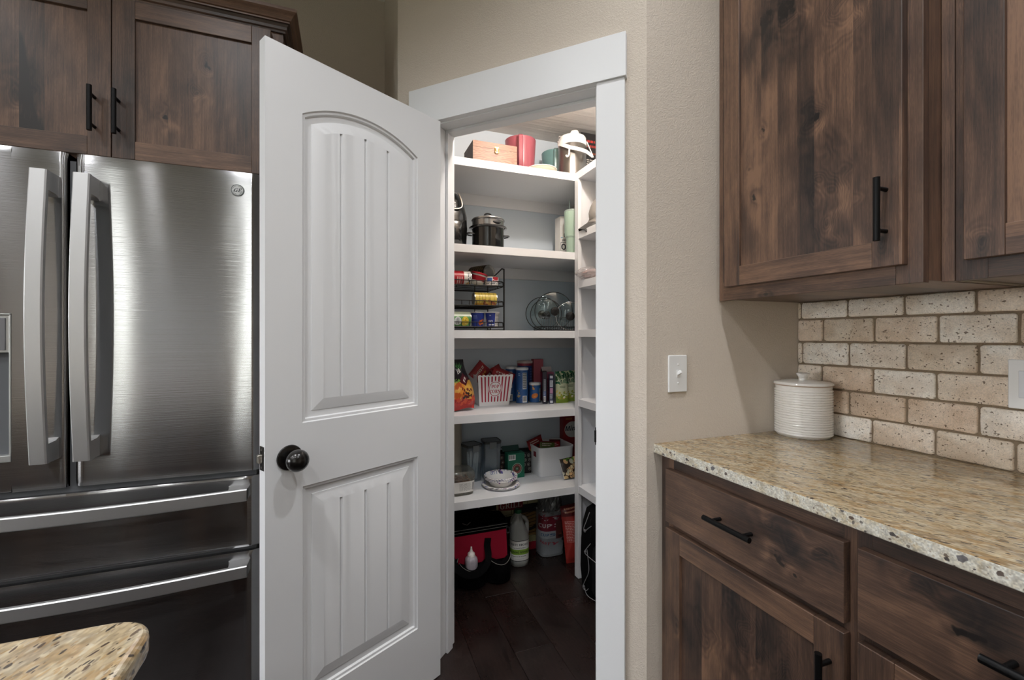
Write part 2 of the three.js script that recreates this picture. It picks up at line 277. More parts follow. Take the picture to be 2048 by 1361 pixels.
// trim: jamb with stop, casings and head board
struct('trim_1', diag([box(OU0 - 0.02, OU0, 0, OH, -0.118, 0.002, 0.002), box(OU0, OU0 + 0.011, 0, OH - 0.011, -0.088, -0.052, 0.0015)]), trimM);
const jambR = struct('trim_2', diag([box(OU1, OU1 + 0.02, 0, OH, -0.118, 0.002, 0.002), box(OU1 - 0.011, OU1, 0, OH - 0.011, -0.088, -0.052, 0.0015)]), trimM);
part('strike_plate', diag([box(OU1 - 0.0015, OU1 + 0.001, 0.895, 0.952, -0.04, 0.004, 0.0007), box(OU1 - 0.003, OU1 + 0.004, 0.905, 0.943, 0.002, 0.008, 0.001)]), blackM, jambR);
struct('trim_3', diag([box(OU0 - 0.02, OU1 + 0.02, OH, OH + 0.02, -0.118, 0.002, 0.002), box(OU0, OU1, OH - 0.011, OH, -0.088, -0.052, 0.0015)]), trimM);
struct('trim_4', diag(box(OU0 - 0.096, OU0 - 0.006, 0, OH + 0.004, 0.0005, 0.0185, 0.0015)), trimM);
struct('trim_5', diag(box(OU1 + 0.006, OU1 + 0.096, 0, OH + 0.004, 0.0005, 0.0185, 0.0015)), trimM);
struct('trim_6', diag(box(0.073, 0.9025, OH + 0.004, OH + 0.142, 0.0005, 0.025, 0.0015)), trimM);
// pantry lining and ceiling
struct('wall_pantry_back', box(0.30, XR, 0, 2.44, ZB, -2.44), pantryWallM);
struct('wall_pantry_side', box(1.53, XR, 0, 2.44, -2.44, -1.247), pantryWallM);
{ const s = new THREE.Shape(); s.moveTo(0.30, 2.46); s.lineTo(XR, 2.46); s.lineTo(XR, 1.24); s.lineTo(0.96, 1.24); s.lineTo(0.30, 1.88); s.closePath(); const g = new THREE.ExtrudeGeometry(s, { depth: 0.1, bevelEnabled: false }); g.rotateX(-PI / 2); g.translate(0, 2.44, 0); struct('ceiling_pantry', uvBox(clean(g), 'z'), pantryCeilM); }

// ---------------------------------------------------------------- lights
const glowM = new THREE.MeshStandardMaterial({ color: 0xffffff, emissive: 0xfff6ea, emissiveIntensity: 14, roughness: 0.5 });
let can0;
CANS.forEach(([x, z], i) => {
  if (!can0) {
    can0 = thing('ceiling_light', 'round white recessed ceiling light with a glowing lens', 'ceiling light', [x, CH, z], 0, 'recessed ceiling lights');
    part('trim_ring', lathe([[0.056, -0.001], [0.085, -0.001], [0.088, -0.004], [0.085, -0.008], [0.06, -0.009], [0.056, -0.001]]), trimM, can0);
    const l = part('lens', lathe([[0, -0.0035], [0.056, -0.0035], [0.057, -0.001], [0, -0.001]]), glowM, can0); l.castShadow = false;
  } else copy(can0, [x, CH, z]);
  const s = new THREE.SpotLight(0xf9fbff, CAN_POWER, 0, 1.32, 0.75); s.name = 'ceiling_lamp'; s.position.set(x, CH - 0.012, z); s.target.position.set(x, 0, z); s.castShadow = true; s.shadow.radius = 2.2; s.shadow.mapSize.set(1024, 1024); scene.add(s, s.target);
});
{
  const p = [0.86, 2.44, -1.50];
  const t = thing('pantry_ceiling_lamp', 'bare white bulb in a porcelain holder on the pantry ceiling', 'lamp', p);
  part('holder', lathe([[0, 0], [0.055, 0], [0.055, -0.012], [0.03, -0.03], [0.02, -0.03], [0, -0.03]]), trimM, t);
  const b = part('bulb', lathe([[0, -0.03], [0.012, -0.03], [0.014, -0.04], [0.026, -0.058], [0.029, -0.072], [0.024, -0.09], [0.01, -0.099], [0, -0.1]]), new THREE.MeshStandardMaterial({ color: 0xffffff, emissive: 0xfff4e6, emissiveIntensity: 8 }), t); b.castShadow = false;
  const l = new THREE.PointLight(0xfff6ee, PANTRY_POWER); l.name = 'pantry_bulb_light'; l.position.set(p[0], p[1] - 0.07, p[2]); l.castShadow = true; l.shadow.radius = 1.4; scene.add(l);
}
// ---------------------------------------------------------------- refrigerator
{
  const zf = -1.555, t = thing('refrigerator', 'stainless steel french-door refrigerator with two lower drawers', 'refrigerator', [-0.709, 0, zf]);
  const hw = 0.456;
  part('case', [box(-hw + 0.004, hw - 0.004, 0.03, 1.74, -0.83, -0.075, 0.004), box(-hw + 0.02, hw - 0.02, 0.0, 0.03, -0.8, -0.1)], std(0x2b2c2e, 0.5, { metalness: 0.5 }), t);
  part('gasket', box(-hw + 0.012, hw - 0.012, 0.05, 1.735, -0.076, -0.018), darkGap, t);
  // a door skin: rolled edges and the faint waviness of sheet metal; uv turned so that the brushed highlight stretches upright
  const skin = (x0, x1, y0, y1, d, seed, E = 'lrtb') => {
    const nx = 40, ny = 48, w = x1 - x0, h = y1 - y0, g = new THREE.BoxGeometry(w, h, d, nx, ny, 2), p = g.attributes.position;
    for (let i = 0; i < p.count; i++) {
      const x = p.getX(i), y = p.getY(i), z = p.getZ(i); if (z < d / 2 - 1e-6) continue;
      const far = 9, ex = Math.min(E.includes('l') ? x + w / 2 : far, E.includes('r') ? w / 2 - x : far), ey = Math.min(E.includes('b') ? y + h / 2 : far, E.includes('t') ? h / 2 - y : far), r = 0.012, gx = x + (x0 + x1) / 2, gy = y + (y0 + y1) / 2, q = (e, r) => e < r ? r - Math.sqrt(Math.max(0, r * r - (r - e) * (r - e))) : 0;
      const wv = (fbm((gx + 5) * 5 + seed * 3, (gy + 5) * 3.2 + seed, 2) - 0.5) * 0.0010 * sstep(0, 0.08, Math.min(ex, ey, 0.08));
      p.setZ(i, z + wv - q(ex, r) * 0.8 - q(ey, 0.004) * 0.6);
    }
    g.computeVertexNormals(); g.translate((x0 + x1) / 2, (y0 + y1) / 2, -d / 2);
    const uv = g.attributes.uv; for (let i = 0; i < uv.count; i++) uv.setXY(i, p.getY(i), p.getX(i)); return clean(g);
  };
  const ys = [0.834, 1.7525], dl = [-hw, -0.0085], dr = [0.0085, hw];
  // left door is cut around the dispenser
  const D = { x0: -0.375, x1: -0.121, y0: 0.916, y1: 1.309 };
  const ld = part('door', [skin(D.x1, dl[1], ys[0], ys[1], 0.07, 2, 'rtb'), skin(dl[0], D.x0, ys[0], ys[1], 0.07, 2, 'ltb'), skin(D.x0, D.x1, D.y1, ys[1], 0.07, 2, 't'), skin(D.x0, D.x1, ys[0], D.y0, 0.07, 2, 'b')], steelM, t);
  part('dispenser', [box(D.x0, D.x1, D.y0, D.y1, -0.07, -0.06), box(D.x0, D.x0 + 0.02, D.y0, D.y1, -0.06, 0.002, 0.002), box(D.x1 - 0.004, D.x1, D.y0, D.y1, -0.06, 0.002, 0.001), box(D.x0, D.x1, D.y1 - 0.004, D.y1, -0.06, 0.002, 0.001), box(D.x0, D.x1, D.y0, D.y0 + 0.018, -0.06, 0.003, 0.002), box(D.x0 + 0.01, D.x1 - 0.004, 1.205, D.y1 - 0.004, -0.04, -0.002, 0.002)], std(0xb9bab8, 0.35, { metalness: 0.7 }), ld);
  part('dispenser_recess', [box(D.x0 + 0.02, D.x1 - 0.018, D.y0 + 0.07, 1.2, -0.059, -0.03, 0.004)], darkGap, ld);
  part('control_panel', box(D.x0 + 0.02, D.x1 - 0.012, 1.212, D.y1 - 0.012, -0.003, 0.001, 0.001), std(0x77777a, 0.3, { metalness: 0.3 }), ld);
  const rd = part('door', skin(dr[0], dr[1], ys[0], ys[1], 0.07, 5), steelM, t);
  // bowed bar handle: a loft of rectangular sections with end posts
  const handle = (L, w, bow, post) => {
    const gs = [], n = 20, rings = []; const sec = (y, z0, z1, hw2) => [V(hw2 - 0.003, y, z1), V(hw2, y, z1 - 0.003), V(hw2, y, z0), V(-hw2, y, z0), V(-hw2, y, z1 - 0.003), V(-hw2 + 0.003, y, z1)];
    for (let i = 0; i <= n; i++) { const u = i / n, b = Math.sin(PI * u) * bow; rings.push(sec((u - 0.5) * L, post + b - 0.013, post + b, w / 2)); }
    gs.push(loft(rings, true, true, 0.5));
    for (const s of [-1, 1]) { const r2 = []; for (const [z, a, b] of [[0, 0.0, 0.058], [0.014, 0.0, 0.052], [post - 0.006, 0, 0.05]]) r2.push([V(w / 2 - 0.002, s * (L / 2 - a), z), V(w / 2 - 0.002, s * (L / 2 - b), z), V(-w / 2 + 0.002, s * (L / 2 - b), z), V(-w / 2 + 0.002, s * (L / 2 - a), z)]); gs.push(loft(s > 0 ? r2 : r2.map((r) => r.slice().reverse()), true, true, 0.3)); }
    return merge(gs);
  };
  const hg = handle(0.768, 0.036, 0.02, 0.058);
  for (const [x, par] of [[-0.022 - 0.018, ld], [0.03 + 0.018, rd]]) { const g = hg.clone(); g.translate(x, 1.3, 0); part('handle', g, steelBar, par); }
  // drawers
  const dw = [[0.600, 0.8165, 7, 0.776], [0.045, 0.5865, 9, 0.548]];
  for (const [y0, y1, sd, hy] of dw) {
    const d = part('drawer', skin(-hw, hw, y0, y1, 0.07, sd), steelM, t); const g = handle(0.862, 0.036, 0.03, 0.055); g.rotateZ(PI / 2); g.translate(0, hy, 0); part('handle', g, steelBar, d);
  }
  // emblem
  const emb = canvasTex(256, 256, (g) => {
    g.fillStyle = '#c9cbca'; g.fillRect(0, 0, 256, 256); g.strokeStyle = '#5c6060'; g.lineWidth = 14; g.beginPath(); g.arc(128, 128, 118, 0, 7); g.stroke(); g.lineWidth = 7;
    for (const a of [0.2, 1.77, 3.34, 4.91]) { g.beginPath(); g.arc(128, 128, 94, a, a + 1.1); g.stroke(); }
    g.fillStyle = '#3f4444'; g.font = 'italic bold 108px serif'; g.textAlign = 'center'; g.textBaseline = 'middle'; g.fillText('GE', 126, 132); g.lineWidth = 6; g.beginPath(); g.arc(66, 150, 16, 0.5, 5); g.stroke(); g.beginPath(); g.arc(190, 102, 16, 3.6, 8.3); g.stroke();
  });
  const bg = new THREE.CylinderGeometry(0.0175, 0.0185, 0.004, 40); bg.rotateX(PI / 2); bg.rotateZ(PI / 2); bg.translate(0.397, 1.695, 0.001); part('emblem', bg, [std(0x6f7474, 0.35, { metalness: 0.7 }), std(0xffffff, 0.35, { map: emb, metalness: 0.4 }), darkGap], rd);
}
// ---------------------------------------------------------------- cabinets
const pullGeo = (L) => { const gs = [new THREE.CapsuleGeometry(0.0001, 0.0001, 1, 3)]; gs.length = 0; const c = new THREE.CylinderGeometry(0.0068, 0.0068, L, 20); gs.push(c); for (const s of [-1, 1]) { const r = new THREE.CylinderGeometry(0.0068, 0.0066, 0.002, 20); r.translate(0, s * (L / 2 + 0.0008), 0); gs.push(r); const p = new THREE.CylinderGeometry(0.0045, 0.005, 0.033, 14); p.rotateX(PI / 2); p.translate(0, s * (L / 2 - 0.022), -0.0165); gs.push(p); } return merge(gs); };
const pull = pullGeo(0.138);    // upright bar, standing off along +z
// Shaker door in its own frame: x across, y up, front face at z = 0
function cabDoor(par, x0, x1, y0, y1, pw, off, fr = 0.06, name = 'door') {
  const T = 0.02, r = 0.0018;
  const d = part(name, [box(x0, x0 + fr, y0, y1, -T, 0, r, 'y', off), box(x1 - fr, x1, y0, y1, -T, 0, r, 'y', off + 1.3), box(x0 + fr, x1 - fr, y1 - fr, y1, -T, -0.0003, r, 'x', off + 2.1), box(x0 + fr, x1 - fr, y0, y0 + fr, -T, -0.0003, r, 'x', off + 3.4)], WOOD, par);
  const g = new THREE.BoxGeometry(x1 - x0 - 2 * fr + 0.004, y1 - y0 - 2 * fr + 0.004, 0.008); g.translate((x0 + x1) / 2, (y0 + y1) / 2, -0.0128); part('panel', g, pw, d); return d;
}
function addPull(par, x, y, z, horizontal) { const g = pull.clone(); if (horizontal) g.rotateZ(PI / 2); g.translate(x, y, z + 0.033); return part('handle', g, blackM, par); }
// over the refrigerator
{
  const z = -1.80, t = thing('cabinet', 'wide wooden cabinet with two doors and crown moulding above the refrigerator', 'cabinet', [-0.709, 1.80, z]); const W = 0.492, Y = (y) => y - 1.80;
  part('carcass', [box(-W, W, 0, Y(2.36), -0.655, -0.02, 0, 'y', 3)], WOOD, t);
  part('face_frame', [box(-W, -W + 0.06, 0, Y(2.36), -0.02, 0, 0, 'y', 4), box(W - 0.06, W, 0, Y(2.36), -0.02, 0, 0, 'y', 5), box(-W + 0.06, W - 0.06, Y(2.30), Y(2.36), -0.02, -0.0002, 0, 'x', 6), box(-W + 0.06, W - 0.06, 0, 0.06, -0.02, -0.0002, 0, 'x', 7), box(-0.03, 0.03, 0.06, Y(2.30), -0.02, -0.0001, 0, 'y', 8)], WOOD, t);
  const pA = panelWood({ W: 768, H: 960, w: 0.34, h: 0.42, seed: 31, boards: [0.09, 0.08, 0.06, 0.11], smoke: 1.0, knots: [{ x: 0.05, y: 0.3, r: 0.018, c: 0.35, a: 0.6 }, { x: 0.16, y: 0.12, r: 0.02, c: 0.2, a: 0.6, halo: 8 }] });
  const pB = panelWood({ W: 768, H: 960, w: 0.34, h: 0.42, seed: 33, boards: [0.04, 0.05, 0.07, 0.06, 0.07, 0.05], smoke: 0.45, tone: -0.05, knots: [{ x: 0.085, y: 0.1, r: 0.014, c: 0.9, a: 0.5 }, { x: 0.2, y: 0.31, r: 0.009, c: 1, a: 0.5 }, { x: 0.165, y: 0.21, r: 0.012, c: 0.1, a: 0.5 }] });
  const D = new THREE.Group(); D.name = 'doors'; 
  const d1 = cabDoor(t, -0.4545, -0.0012, Y(1.825), Y(2.347), pA, 11); const d2 = cabDoor(t, 0.0012, 0.4545, Y(1.825), Y(2.347), pB, 13);
  d1.position.z = d2.position.z = 0.0205;
  addPull(d1, -0.042, Y(1.962), 0); addPull(d2, 0.019, Y(1.962), 0);
  // crown: profile swept along the front and round the right end
  const prof = [[0.002, 2.352], [0.0075, 2.352], [0.0085, 2.358], [0.013, 2.362], [0.014, 2.371], [0.019, 2.379], [0.024, 2.381], [0.024, 2.386], [0.029, 2.388], [0.033, 2.396], [0.041, 2.405], [0.047, 2.409], [0.049, 2.411], [0.049, 2.422], [0.0, 2.422]];
  const pos = [], uv = [], idx = []; prof.forEach(([o, y], k) => { const v = k * 0.012; for (const [px, pz, u] of [[-W - o, -0.63, -0.63], [-W - o, o, 0], [W + o, o, 1], [W + o, -0.63, 1.63]]) { pos.push(px, Y(y), pz); uv.push(v, u); } });
  for (let k = 0; k < prof.length - 1; k++) for (let i = 0; i < 3; i++) { const a = k * 4 + i, b = a + 1, c = a + 4, d = c + 1; idx.push(a, b, c, b, d, c); }
  const g = new THREE.BufferGeometry(); g.setAttribute('position', new THREE.Float32BufferAttribute(pos, 3)); g.setAttribute('uv', new THREE.Float32BufferAttribute(uv, 2)); g.setIndex(idx); part('crown_moulding', [toCreasedNormals(g, 0.35), box(-W - 0.001, W + 0.001, Y(2.414), Y(2.421), -0.63, 0)], WOOD, t);
}
// right-hand wall: groups turned so that local x runs along -z towards... local +z faces the kitchen (-x)
const RT = -PI / 2;        // local x -> world +z ; local z -> world -x
{
  // first upper cabinet: front frame at x = 1.16
  const xf = 1.16, t = thing('cabinet', 'deep wooden wall cabinet with a knotty door next to the light switch wall', 'cabinet', [xf, 1.365, 0], RT); const Y = (y) => y - 1.365, z0 = -1.13, z1 = -0.574, top = 2.46;
  part('carcass', [box(z0, z1, Y(1.3705), Y(top), -0.3845, -0.02, 0, 'y', 2)], WOOD, t);
  part('face_frame', [box(-1.112, -1.07, Y(1.425), Y(top), -0.02, 0, 0.001, 'y', 9), box(-0.625, z1, 0, Y(top), -0.02, 0, 0.0015, 'y', 4), box(-1.111, -0.625, 0, Y(1.425), -0.02, -0.0001, 0.0012, 'x', 5)], WOOD, t);
  part('scribe_strip', box(z0, -1.1125, 0, Y(top), -0.02, -0.004, 0, 'y', 6), WOOD, t);
  const p = panelWood({ W: 768, H: 1536, w: 0.365, h: 0.92, seed: 77, boards: [0.07, 0.05, 0.055, 0.045, 0.09, 0.045], smoke: 0.5, tone: -0.1, spread: 0.26, knots: [{ x: 0.035, y: 0.31, r: 0.012, c: 0.15, a: 0.4 }, { x: 0.055, y: 0.2, r: 0.011, c: 0.8, a: 0.55 }, { x: 0.1, y: 0.72, r: 0.024, c: 0.75, a: 0.8, halo: 7 }, { x: 0.15, y: 0.72, r: 0.022, c: 0.75, a: 0.7, halo: 7 }, { x: 0.225, y: 0.37, r: 0.013, c: 1, a: 0.7 }, { x: 0.255, y: 0.18, r: 0.024, c: 0.1, a: 0.8, halo: 9 }, { x: 0.26, y: 0.07, r: 0.012, c: 0.2, a: 0.6 }, { x: 0.075, y: 0.4, r: 0.006, c: 0.7, a: 0.3 }, { x: 0.3, y: 0.62, r: 0.02, c: 0, a: 0.45, halo: 8 }] });
  const d = cabDoor(t, -1.0905, -0.602, Y(1.4068), Y(2.42), p, 21); d.position.z = 0.0202; addPull(d, -0.633, Y(1.533), 0);
}
{
  const xf = 1.228, t = thing('cabinet', 'shallower wooden wall cabinet at the right edge, set back beside the deep one', 'cabinet', [xf, 1.368, 0], RT); const Y = (y) => y - 1.368, z0 = -0.573, z1 = 0.06, top = 2.46;
  part('carcass', [box(z0 + 0.001, z1, Y(1.3745), Y(top), -0.3165, -0.02, 0, 'y', 2)], WOOD, t);
  part('side_panel', [box(z0 + 0.002, z0 + 0.007, 0.0035, Y(1.376), -0.305, -0.02), box(z0 + 0.012, z0 + 0.017, 0.0035, Y(1.376), -0.305, -0.02)], std(0x9b9484, 0.6), t);
  part('face_frame', [box(z0, -0.5504, 0, Y(top), -0.02, 0.005, 0.001, 'y', 12), box(-0.5504, -0.5, 0.0005, Y(top), -0.02, 0, 0.0005, 'y', 9), box(-0.5, z1, 0.0005, Y(1.43), -0.02, -0.0001, 0.001, 'x', 15)], WOOD, t);
  const p = panelWood({ W: 512, H: 1024, w: 0.36, h: 0.9, seed: 91, boards: [0.07, 0.06, 0.08, 0.06], smoke: 0.3, tone: -0.1 });
  const st = cabDoor(t, -0.5298, -0.02, Y(1.409), Y(2.42), p, 43, 0.0622); st.position.z = 0.0202; addPull(st, -0.05, Y(1.52), 0);
}
// base cabinets and worktop
const BW = [], baseDrawer = [];
{
  const xf = 0.930, lab = ['wooden base cabinet with a wide top drawer, left one under the granite worktop', 'wooden base cabinet at the right edge under the granite worktop'];
  [[-1.131, -0.565, -1.0915, -0.577], [-0.565, 0.0, -0.553, -0.037]].forEach(([z0, z1, d0, d1], i) => {
    const t = thing('base_cabinet', lab[i], 'cabinet', [xf, 0, 0], RT);
    part('carcass', [box(z0, z1, 0.1, 0.884, -0.6, -0.02, 0, 'y', i * 3), box(z0, z1, 0, 0.1, -0.6, -0.08, 0, 'y', 1)], WOOD, t);
    part('face_frame', [box(z0, d0 + 0.014, 0.1, 0.884, -0.02, 0, 0.0005, 'y', 21 + i), box(d1 - 0.012, z1, 0.1, 0.884, -0.02, 0, 0.0005, 'y', 25 + i), box(d0 + 0.014, d1 - 0.012, 0.834, 0.884, -0.02, -0.0002, 0.0005, 'x', 27 + i), box(d0 + 0.014, d1 - 0.012, 0.655, 0.7, -0.02, -0.0002, 0.0005, 'x', 29), box(d0 + 0.014, d1 - 0.012, 0.1, 0.14, -0.02, -0.0002, 0.0005, 'x', 31)], WOOD, t);
    const w = d1 - d0, wt = panelWood(i ? { W: 1024, H: 320, w, h: 0.16, seed: 58, swap: true, smoke: 0.5, tone: -0.04, knots: [{ y: 0.16, x: 0.095, r: 0.014, c: 1, a: 0.7 }, { y: 0.3, x: 0.1, r: 0.02, c: 0, a: 0.6, halo: 8 }, { y: 0.11, x: 0.14, r: 0.018, c: 0, a: 0.7, halo: 9 }, { y: 0.21, x: 0.03, r: 0.02, c: 0, a: 0.6, halo: 8 }] } : { W: 1024, H: 320, w, h: 0.16, seed: 51, swap: true, smoke: 0.4, tone: -0.03, knots: [{ y: 0.37, x: 0.06, r: 0.012, c: 0.6, a: 0.55 }, { y: 0.36, x: 0.125, r: 0.02, c: 0, a: 0.8, halo: 9 }, { y: 0.42, x: 0.045, r: 0.007, c: 0.8, a: 0.4 }, { y: 0.46, x: 0.12, r: 0.012, c: 0, a: 0.5 }] });
    const dg = new RoundedBoxGeometry(w, 0.1605, 0.02, 2, 0.0022); dg.translate((d0 + d1) / 2, 0.7655, 0.0102); const dr = part('drawer', dg, wt, t); addPull(dr, (d0 + d1) / 2, 0.773, 0.0202, true);
    const p = panelWood({ W: 640, H: 768, w: 0.4, h: 0.42, seed: 61 + i * 4, boards: [0.07, 0.06, 0.09, 0.07, 0.06], smoke: 0.8, tone: 0.06, knots: [{ x: 0.08, y: 0.25, r: 0.03, c: 0, a: 0.6, halo: 8 }, { x: 0.22, y: 0.32, r: 0.028, c: 0, a: 0.7, halo: 9 }, { x: 0.27, y: 0.18, r: 0.02, c: 0.3, a: 0.5 }, { x: 0.34, y: 0.28, r: 0.02, c: 0, a: 0.6 }] });
    const d = cabDoor(t, d0, d1, 0.125, 0.667, p, 50 + i * 9); d.position.z = 0.0202; addPull(d, i ? d0 + 0.03 : d1 - 0.027, 0.548, 0);
  });
}
function slab(x0, x1, z0, z1, yt, th, rot, corner, e = 0.003) {         // polished slab: top with flowing grain, sawn edge of another cut
  const s = new THREE.Shape(), r = corner ?? 0.002; const X0 = x0 + e, X1 = x1 - e, Z0 = -z1 + e, Z1 = -z0 - e;
  s.moveTo(X0, Z0); s.lineTo(X1 - 0.001, Z0); s.lineTo(X1, Z0 + 0.001); s.lineTo(X1, Z1 - r); s.quadraticCurveTo(X1, Z1, X1 - r, Z1); s.lineTo(X0, Z1); s.closePath();
  const g = clean(new THREE.ExtrudeGeometry(s, { depth: th - 2 * e, bevelEnabled: true, bevelSize: e, bevelThickness: e, bevelSegments: 4, curveSegments: 14 })); g.rotateX(-PI / 2); g.translate(0, yt - th + e, 0);
  const p = g.attributes.position, n = g.attributes.normal, uv = g.attributes.uv, top = [], side = []; const c = Math.cos(rot), q = Math.sin(rot);
  for (let i = 0; i < p.count; i += 3) { const ny = (n.getY(i) + n.getY(i + 1) + n.getY(i + 2)) / 3; (ny > 0.35 ? top : side).push(i, i + 1, i + 2); }
  for (const i of top) uv.setXY(i, p.getX(i) * c + p.getZ(i) * q, -p.getX(i) * q + p.getZ(i) * c);
  for (const i of side) uv.setXY(i, Math.abs(n.getX(i)) > 0.6 ? p.getZ(i) : p.getX(i), p.getY(i));
  g.setIndex([...top, ...side]); g.clearGroups(); g.addGroup(0, top.length, 0); g.addGroup(top.length, side.length, 1); return g;
}
{ const m = shadows(new THREE.Mesh(slab(0.899, 1.544, -1.1315, 0.02, 0.914, 0.03, Math.atan2(0.92, 0.39)), [graniteM, graniteEdgeM])); m.name = 'worktop'; scene.add(m); tag(m, 'long polished speckled gold granite worktop along the tiled wall', 'worktop'); }
{
  const t = thing('kitchen_island', 'kitchen island corner with a rounded gold granite top in the near left', 'island', [0, 0, 0]);
  const m = shadows(new THREE.Mesh(slab(-1.5, -0.209, -0.652, 0.35, 0.914, 0.03, Math.atan2(-0.93, 0.36), 0.045, 0.009), [graniteM, graniteM])); m.name = 'island_top'; t.add(m);
  part('base', [box(-1.46, -0.25, 0.1, 0.884, -0.61, 0.31, 0, 'y', 7), box(-1.42, -0.3, 0, 0.1, -0.55, 0.27)], WOOD, t);
}
// ---------------------------------------------------------------- backsplash tiles on the right wall
{
  const tx = XR - 0.0095; const bed = part('grout', box(XR - 0.006, XR - 0.0002, 0.914, 1.372, -1.131, 0.06), groutM, wallRight);
  const R = rng(99), gz = 0.0055, rows = [[1.311, 1.385, -1.119], [1.2315, 1.3055, -1.0405], [1.152, 1.226, -1.114], [1.0725, 1.1465, -1.0445], [0.993, 1.067, -1.1135], [0.916, 0.9875, -1.047]];
  const tile = (z0, z1, y0, y1) => {
    const w = z1 - z0, h = y1 - y0, r = 0.007, pts = []; const s = R() * 99;
    const corner = (cx, cy, a) => { for (let i = 0; i <= 3; i++) { const q = a + i / 3 * PI / 2; pts.push([cx + Math.cos(q) * r, cy + Math.sin(q) * r]); } };
    const edge = (x0, y0b, x1, y1b, n) => { for (let i = 1; i < n; i++) pts.push([lerp(x0, x1, i / n), lerp(y0b, y1b, i / n)]); };
    const a = w / 2, b = h / 2, n = Math.max(2, Math.round(w / 0.018)); corner(a - r, b - r, 0); edge(a - r, b, -a + r, b, n); corner(-a + r, b - r, PI / 2); edge(-a, b - r, -a, -b + r, 4); corner(-a + r, -b + r, PI); edge(-a + r, -b, a - r, -b, n); corner(a - r, -b + r, 1.5 * PI); edge(a, -b + r, a, b - r, 4);
    const jit = pts.map(([x, y], i) => { const k = 1 - (vn(i * 0.8 + s, s) - 0.35) * 0.0022 / Math.max(0.02, Math.hypot(x, y)) ; return [x * k, y * k]; });
    const ring = (ins, d) => jit.map(([x, y]) => V(x * (1 - ins / a), y * (1 - ins / b), d));
    const g = loft([ring(0, 0), ring(0.0003, 0.0035), ring(0.0012, 0.0052), ring(0.003, 0.006)], false, true, 1.0);
    const p = g.attributes.position, uv = g.attributes.uv, ou = R() * 3, ov = R() * 3; for (let i = 0; i < p.count; i++) uv.setXY(i, p.getX(i) + ou, p.getY(i) + ov);
    g.rotateY(-PI / 2); g.translate(XR - 0.0065, (y0 + y1) / 2, (z0 + z1) / 2); return g;
  };
  const mid = Math.floor;
  for (const [y0, y1, j0] of rows) {
    const js = [-1.1305]; for (let z = j0; z < 0.08; z += 0.1572) if (z > -1.128) js.push(z); if (j0 <= -1.128) js.push(j0); js.sort((p, q) => p - q);
    for (let i = 0; i < js.length - 1; i++) { const a = js[i] + (i ? gz / 2 : 0), b = js[i + 1] - gz / 2; if (b - a < 0.006) continue; part('backsplash_tile', tile(a, b, y0, Math.min(y1, 1.368)), tileMs[mid(R() * 5)], wallRight); }
  }
}
// ---------------------------------------------------------------- switch and outlet plates
const plasticM = phys(0xe6e6e4, 0.3);
{
  const t = thing('light_switch', 'white toggle light switch on the beige wall beside the pantry', 'light switch', [0.988, 1.129, ZW]);
  const sh = new RoundedBoxGeometry(0.073, 0.118, 0.007, 3, 0.003); sh.translate(0, 0, 0.0035); part('plate', sh, plasticM, t);
  part('toggle', [box(-0.0055, 0.0055, -0.012, 0.012, 0.006, 0.0078, 0.0005), (() => { const g = new RoundedBoxGeometry(0.007, 0.011, 0.018, 2, 0.002); g.rotateX(-0.5); g.translate(0, 0.004, 0.013); return g; })()], plasticM, t);
  for (const s of [-1, 1]) { const g = new THREE.SphereGeometry(0.0034, 12, 8); g.scale(1, 1, 0.4); g.translate(0, s * 0.03, 0.0072); part('screw', g, plasticM, t); }
}
{
  const t = thing('wall_switch_plate', 'white rocker switch plate on the tiled backsplash at the right edge', 'switch plate', [XR - 0.0115, 1.132, -0.528], RT);
  const sh = new RoundedBoxGeometry(0.118, 0.12, 0.006, 3, 0.0025); sh.translate(0, 0, 0.001); part('plate', sh, plasticM, t);
  for (const s of [-1, 1]) part('rocker', [box(s * 0.023 - 0.0165, s * 0.023 + 0.0165, -0.033, 0.033, 0.003, 0.0062, 0.0015)], phys(0xdfe2e6, 0.25), t);
}
